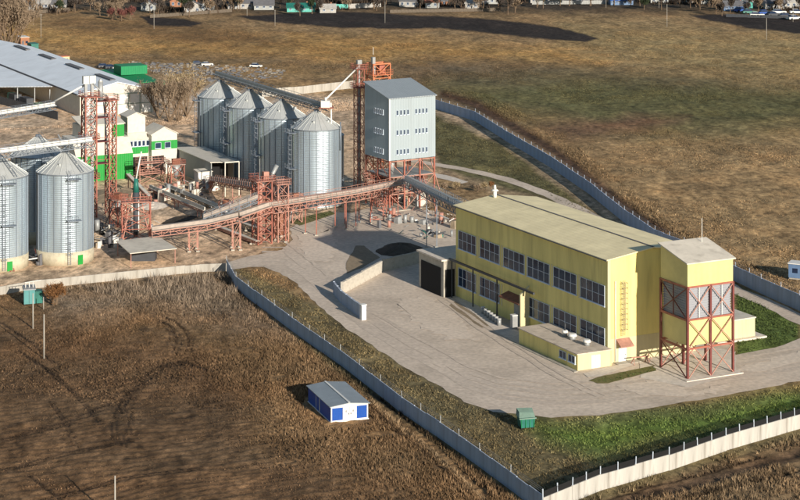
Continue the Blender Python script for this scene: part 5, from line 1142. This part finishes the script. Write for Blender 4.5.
far_t = [(2,14,9),(100,14,8),(108,15,9),(116,16,8),(122,13,10),(131,18,7,'red_twigs'),(122,19,6,'red_twigs'),(112,18,6,'red_twigs'),(150,11,11,'dark_twigs'),(158,13,9,'dark_twigs'),(185,13,12,'dark_green'),(189,15,9,'dark_twigs'),(210,12,8),(216,10,9,'dark_twigs'),(60,12,8),(75,10,8,'dark_twigs'),(90,9,9),(300,14,7,'dark_twigs'),(312,12,9,'dark_green'),(322,11,9,'dark_twigs'),
         (345,3,8,'dark_twigs'),(370,2,9,'dark_twigs'),(420,8,8,'dark_twigs'),(455,7,9,'dark_twigs'),(478,8,9),(500,9,7,'dark_twigs'),(508,13,11,'dark_twigs'),(515,11,9),(530,6,8,'dark_twigs'),(560,4,8,'dark_green'),(590,4,9,'dark_twigs'),(640,4,9,'dark_twigs'),(680,6,8,'dark_twigs'),(700,8,9),(716,12,9),(722,14,7,'dark_twigs'),(730,11,8,'dark_twigs'),(745,6,11,'dark_green'),(762,8,10,'dark_twigs'),(785,9,10,'dark_twigs'),(800,11,9,'dark_twigs'),(256,6,8,'dark_twigs'),(280,6,9,'dark_twigs'),(240,8,8)]
for i, (px, py, h, lf) in enumerate(((445,193,2.6,'bare_twigs'),(455,190,2.2,'straw'),(484,190,2.0,'straw'),(490,189,1.8,'rusty_leaves'),(478,192,2.0,'bare_twigs'),(436,196,2.4,'straw'),(430,214,3.2,'bare_twigs'),(448,212,3.4,'straw'),(452,225,3.0,'bare_twigs'),(415,196,2.4,'bare_twigs'))):
    tree(px, py, h, 1.2, ('tan shrub just left of the roof vent','straw coloured shrub below the far track, nearest the grey tower','straw shrub left of the hall roof corner','rusty shrub closest to the white roof vent','small tan shrub under the far track bend','straw shrub beside the right legs of the grey tower','tan shrub among the shaded machine parts','tall straw shrub behind the pale machine parts','tan shrub touching the left corner of the yellow hall','tan shrub under the dark inclined conveyor')[i], lf, 'shrub', 'shrub', 500, stems=3, leafs=.25, up=.5, trunk=.06, group='dry shrubs near the far track')

# ------------------------------------------------------------------ far village
def house(px, py, wx, dy_, h, m, mr, lab, rz=0.0, name='house'):
    t = thing(name, lab, 'house', g(px, py), rz)
    b = MB(); zr = h + wx * .28 if wx < dy_ else h + dy_ * .32
    if wx < dy_:
        b.solid([(-wx/2,0,0),(wx/2,0,0),(wx/2,dy_,0),(-wx/2,dy_,0),(-wx/2,0,h),(wx/2,0,h),(wx/2,dy_,h),(-wx/2,dy_,h),(0,0,zr),(0,dy_,zr)], [(0,1,5,8,4),(2,3,7,9,6),(3,0,4,7),(1,2,6,5)])
        sl = [((-wx/2-.5,h-.2),(0,zr+.05)),((0,zr+.05),(wx/2+.5,h-.2))]
        b.build('wall', M[m], t)
        for (a, za), (c, zc) in sl: MB().hexa([(a,-.5,za),(c,-.5,zc),(c,dy_+.5,zc),(a,dy_+.5,za)], [(a,-.5,za+.2),(c,-.5,zc+.2),(c,dy_+.5,zc+.2),(a,dy_+.5,za+.2)]).build('roof', M[mr], t)
    else:
        b.solid([(-wx/2,0,0),(wx/2,0,0),(wx/2,dy_,0),(-wx/2,dy_,0),(-wx/2,0,h),(wx/2,0,h),(wx/2,dy_,h),(-wx/2,dy_,h),(-wx/2,dy_/2,zr),(wx/2,dy_/2,zr)], [(0,1,5,4),(2,3,7,6),(3,0,4,8,7),(1,2,6,9,5)])
        b.build('wall', M[m], t)
        for (a, za), (c, zc) in (((-.5,h-.2),(dy_/2,zr+.05)),((dy_/2,zr+.05),(dy_+.5,h-.2))): MB().hexa([(-wx/2-.4,a,za),(wx/2+.4,a,za),(wx/2+.4,c,zc),(-wx/2-.4,c,zc)], [(-wx/2-.4,a,za+.2),(wx/2+.4,a,za+.2),(wx/2+.4,c,zc+.2),(-wx/2-.4,c,zc+.2)]).build('roof', M[mr], t)
    for i in range(max(1, int(wx / 3))):
        x = -wx/2 + (i + .5) * wx / max(1, int(wx / 3)); window(t, x-.6, x+.6, 1.1, min(2.4, h-.3), 2, 1, axis='x', off=-.02)
    MB().box(wx*.2, wx*.2+.6, dy_*.6, dy_*.6+.6, h, zr + .9).build('chimney', M['brick'], t)
HS = [(22,13,8,10,3.2,'oldwhite','slate','small white house behind the poplars at the upper left'),(36,9,14,8,2.6,'oldwhite','oldwhite','long low white building right of the small white house'),(53,9,13,8,2.4,'oldwhite','slate','low white building with grey roof behind the golden field'),
 (148,11,7,9,3.0,'greycl','slate','pale gabled house left of the two-window house'),(193,13,8.5,10,3.4,'oldwhite','slate','white gabled house with two windows below the dark tree'),(206,11,6,8,2.8,'greycl','slate','small pale house right of the white gabled house'),(176,7,6,9,3,'brick','rustroof','little brick house between the pale houses'),
 (240,9,13,7,3.0,'oldwhite','slate','white house with blue-grey roof behind the plough edge'),(264,10,10,7,2.4,'greycl','slate','low pale house at the left end of the ploughed strip'),(301,12,14,6,2.2,'tealroof','teal','low teal building at the top behind the ploughed strip'),(328,13,8,6,2.2,'oldwhite','oldwhite','small white block beside the teal building'),
 (408,7,9,7,3,'oldwhite','slate','white house behind the far middle of the ploughed strip'),(432,8,7,7,3,'greycl','rustroof','pale house with rusty roof in the top middle'),(441,6,7,7,2.6,'brick','slate','brick shed behind the pale house'),(472,9,7,6,2.8,'oldwhite','oldwhite','bright white hut near the top middle'),(492,4,10,7,3,'greycl','slate','pale long house near the top middle'),
 (622,5,12,5,2.6,'bluehut','blue','blue tarpaulin covered store at the top right of centre'),(577,3,14,6,2.6,'slate','slate','dark grey barn at the top edge'),(540,3,10,6,2.6,'oldwhite','slate','white house partly cut by the top edge'),
 (736,11,12,7,2.6,'bluehut','slate','blue-grey house left of the parked cars'),(746,8,7,8,3,'tealroof','oldwhite','teal house with pale gable behind the cars'),(776,9,11,7,2.8,'oldwhite','slate','white house behind the parked cars'),(797,8,12,7,3.2,'oldwhite','oldwhite','white building in the upper right corner'),(700,4,12,7,2.8,'greycl','rustroof','pale house with rusty roof left of the blue-grey house'),(660,3,10,7,2.6,'greycl','slate','pale house at the top edge behind the meadow pole')]
for k in range(80):
    px = random.uniform(0, 800); far_t.append((px, random.uniform(1, 9) + (4 if px < 130 or 500 < px < 520 or px > 720 else 0), random.uniform(5, 10), random.choice(['dark_twigs','dark_twigs','dark_twigs','bare_twigs','dark_green'])))
FT = []
for i, tt in enumerate(far_t):
    lf = tt[3] if len(tt) > 3 else 'bare_twigs'
    hh = min(HS, key=lambda q: abs(q[0] - tt[0]) + abs(q[1] - tt[1] - 2) * 2); nm = hh[7]
    for w_ in (' behind ', ' with ', ' below ', ' right of ', ' left of ', ' at ', ' near ', ' in ', ' beside ', ' between ', ' partly ', ' covered '): nm = nm.split(w_)[0]
    side = ('left of' if tt[0] < hh[0] else 'right of') if abs(tt[0] - hh[0]) > 6 else ('behind' if tt[1] + 2 < hh[1] else 'in front of')
    kind = {'bare_twigs': 'brown bare tree', 'dark_twigs': 'dark bare tree', 'dark_green': 'dark evergreen tree', 'red_twigs': 'reddish low bush'}[lf]
    FT.append((('tall ' if tt[2] > 8.5 else 'small ' if tt[2] < 6.5 else '') + kind + ' ' + side + ' the ' + nm, tt, lf))
by = {}
for f in sorted(FT, key=lambda f: f[1][0]): by.setdefault(f[0], []).append(f)
for lb, fs in by.items():
    fs = fs[:3]
    for i, (_, tt, lf) in enumerate(fs):
        pre = '' if len(fs) == 1 else ('leftmost ', 'rightmost ')[i] if len(fs) == 2 else ('leftmost ', 'middle ', 'rightmost ')[i]
        tree(tt[0], tt[1] + 2, tt[2], 3.5, pre + lb + ' at the top', lf, n=700, leafs=.75, group='trees around the far village', stems=2 if lf == 'red_twigs' else 1, up=.8)
for hdat in HS: house(*hdat, rz=random.uniform(-.15, .15))
def board_fence(px0, py0, px1, py1, m, lab, h=1.8, n=26):
    m = {'wood': 'darkwood'}.get(m, m); a = g(px0, py0); c = g(px1, py1) - a; t = thing('garden_fence', lab, 'fence', a); L = c.length
    me = MB().box(0, L/n*.96, -.06, .06, 0, h).mesh(M[m])
    for i in range(n): link('panel', me, t, c * (i/n) + Vector((0,0,random.uniform(-.08,.08))), math.atan2(c.y, c.x))
board_fence(336,9,348,8.6,'tealroof','turquoise garden fence left of the long white fence',2.4,8)
board_fence(348,8.6,381,7,'oldwhite','long white garden fence behind the ploughed strip',2.4,18)
board_fence(532,4.5,606,4,'greycl','pale garden fence along the top edge right of the tree',2.0,30)
board_fence(0,17,70,11,'wood','dark garden fence behind the golden field at the upper left',1.8,26)
board_fence(150,18,232,12,'wood','brown garden fence in front of the gabled houses',1.6,26)
board_fence(726,17,800,19,'darksteel','dark rail fence behind the ploughed patch at the upper right',1.5,24)
board_fence(390,13,500,11,'wood','brown garden fence behind the middle of the ploughed strip',1.6,30)
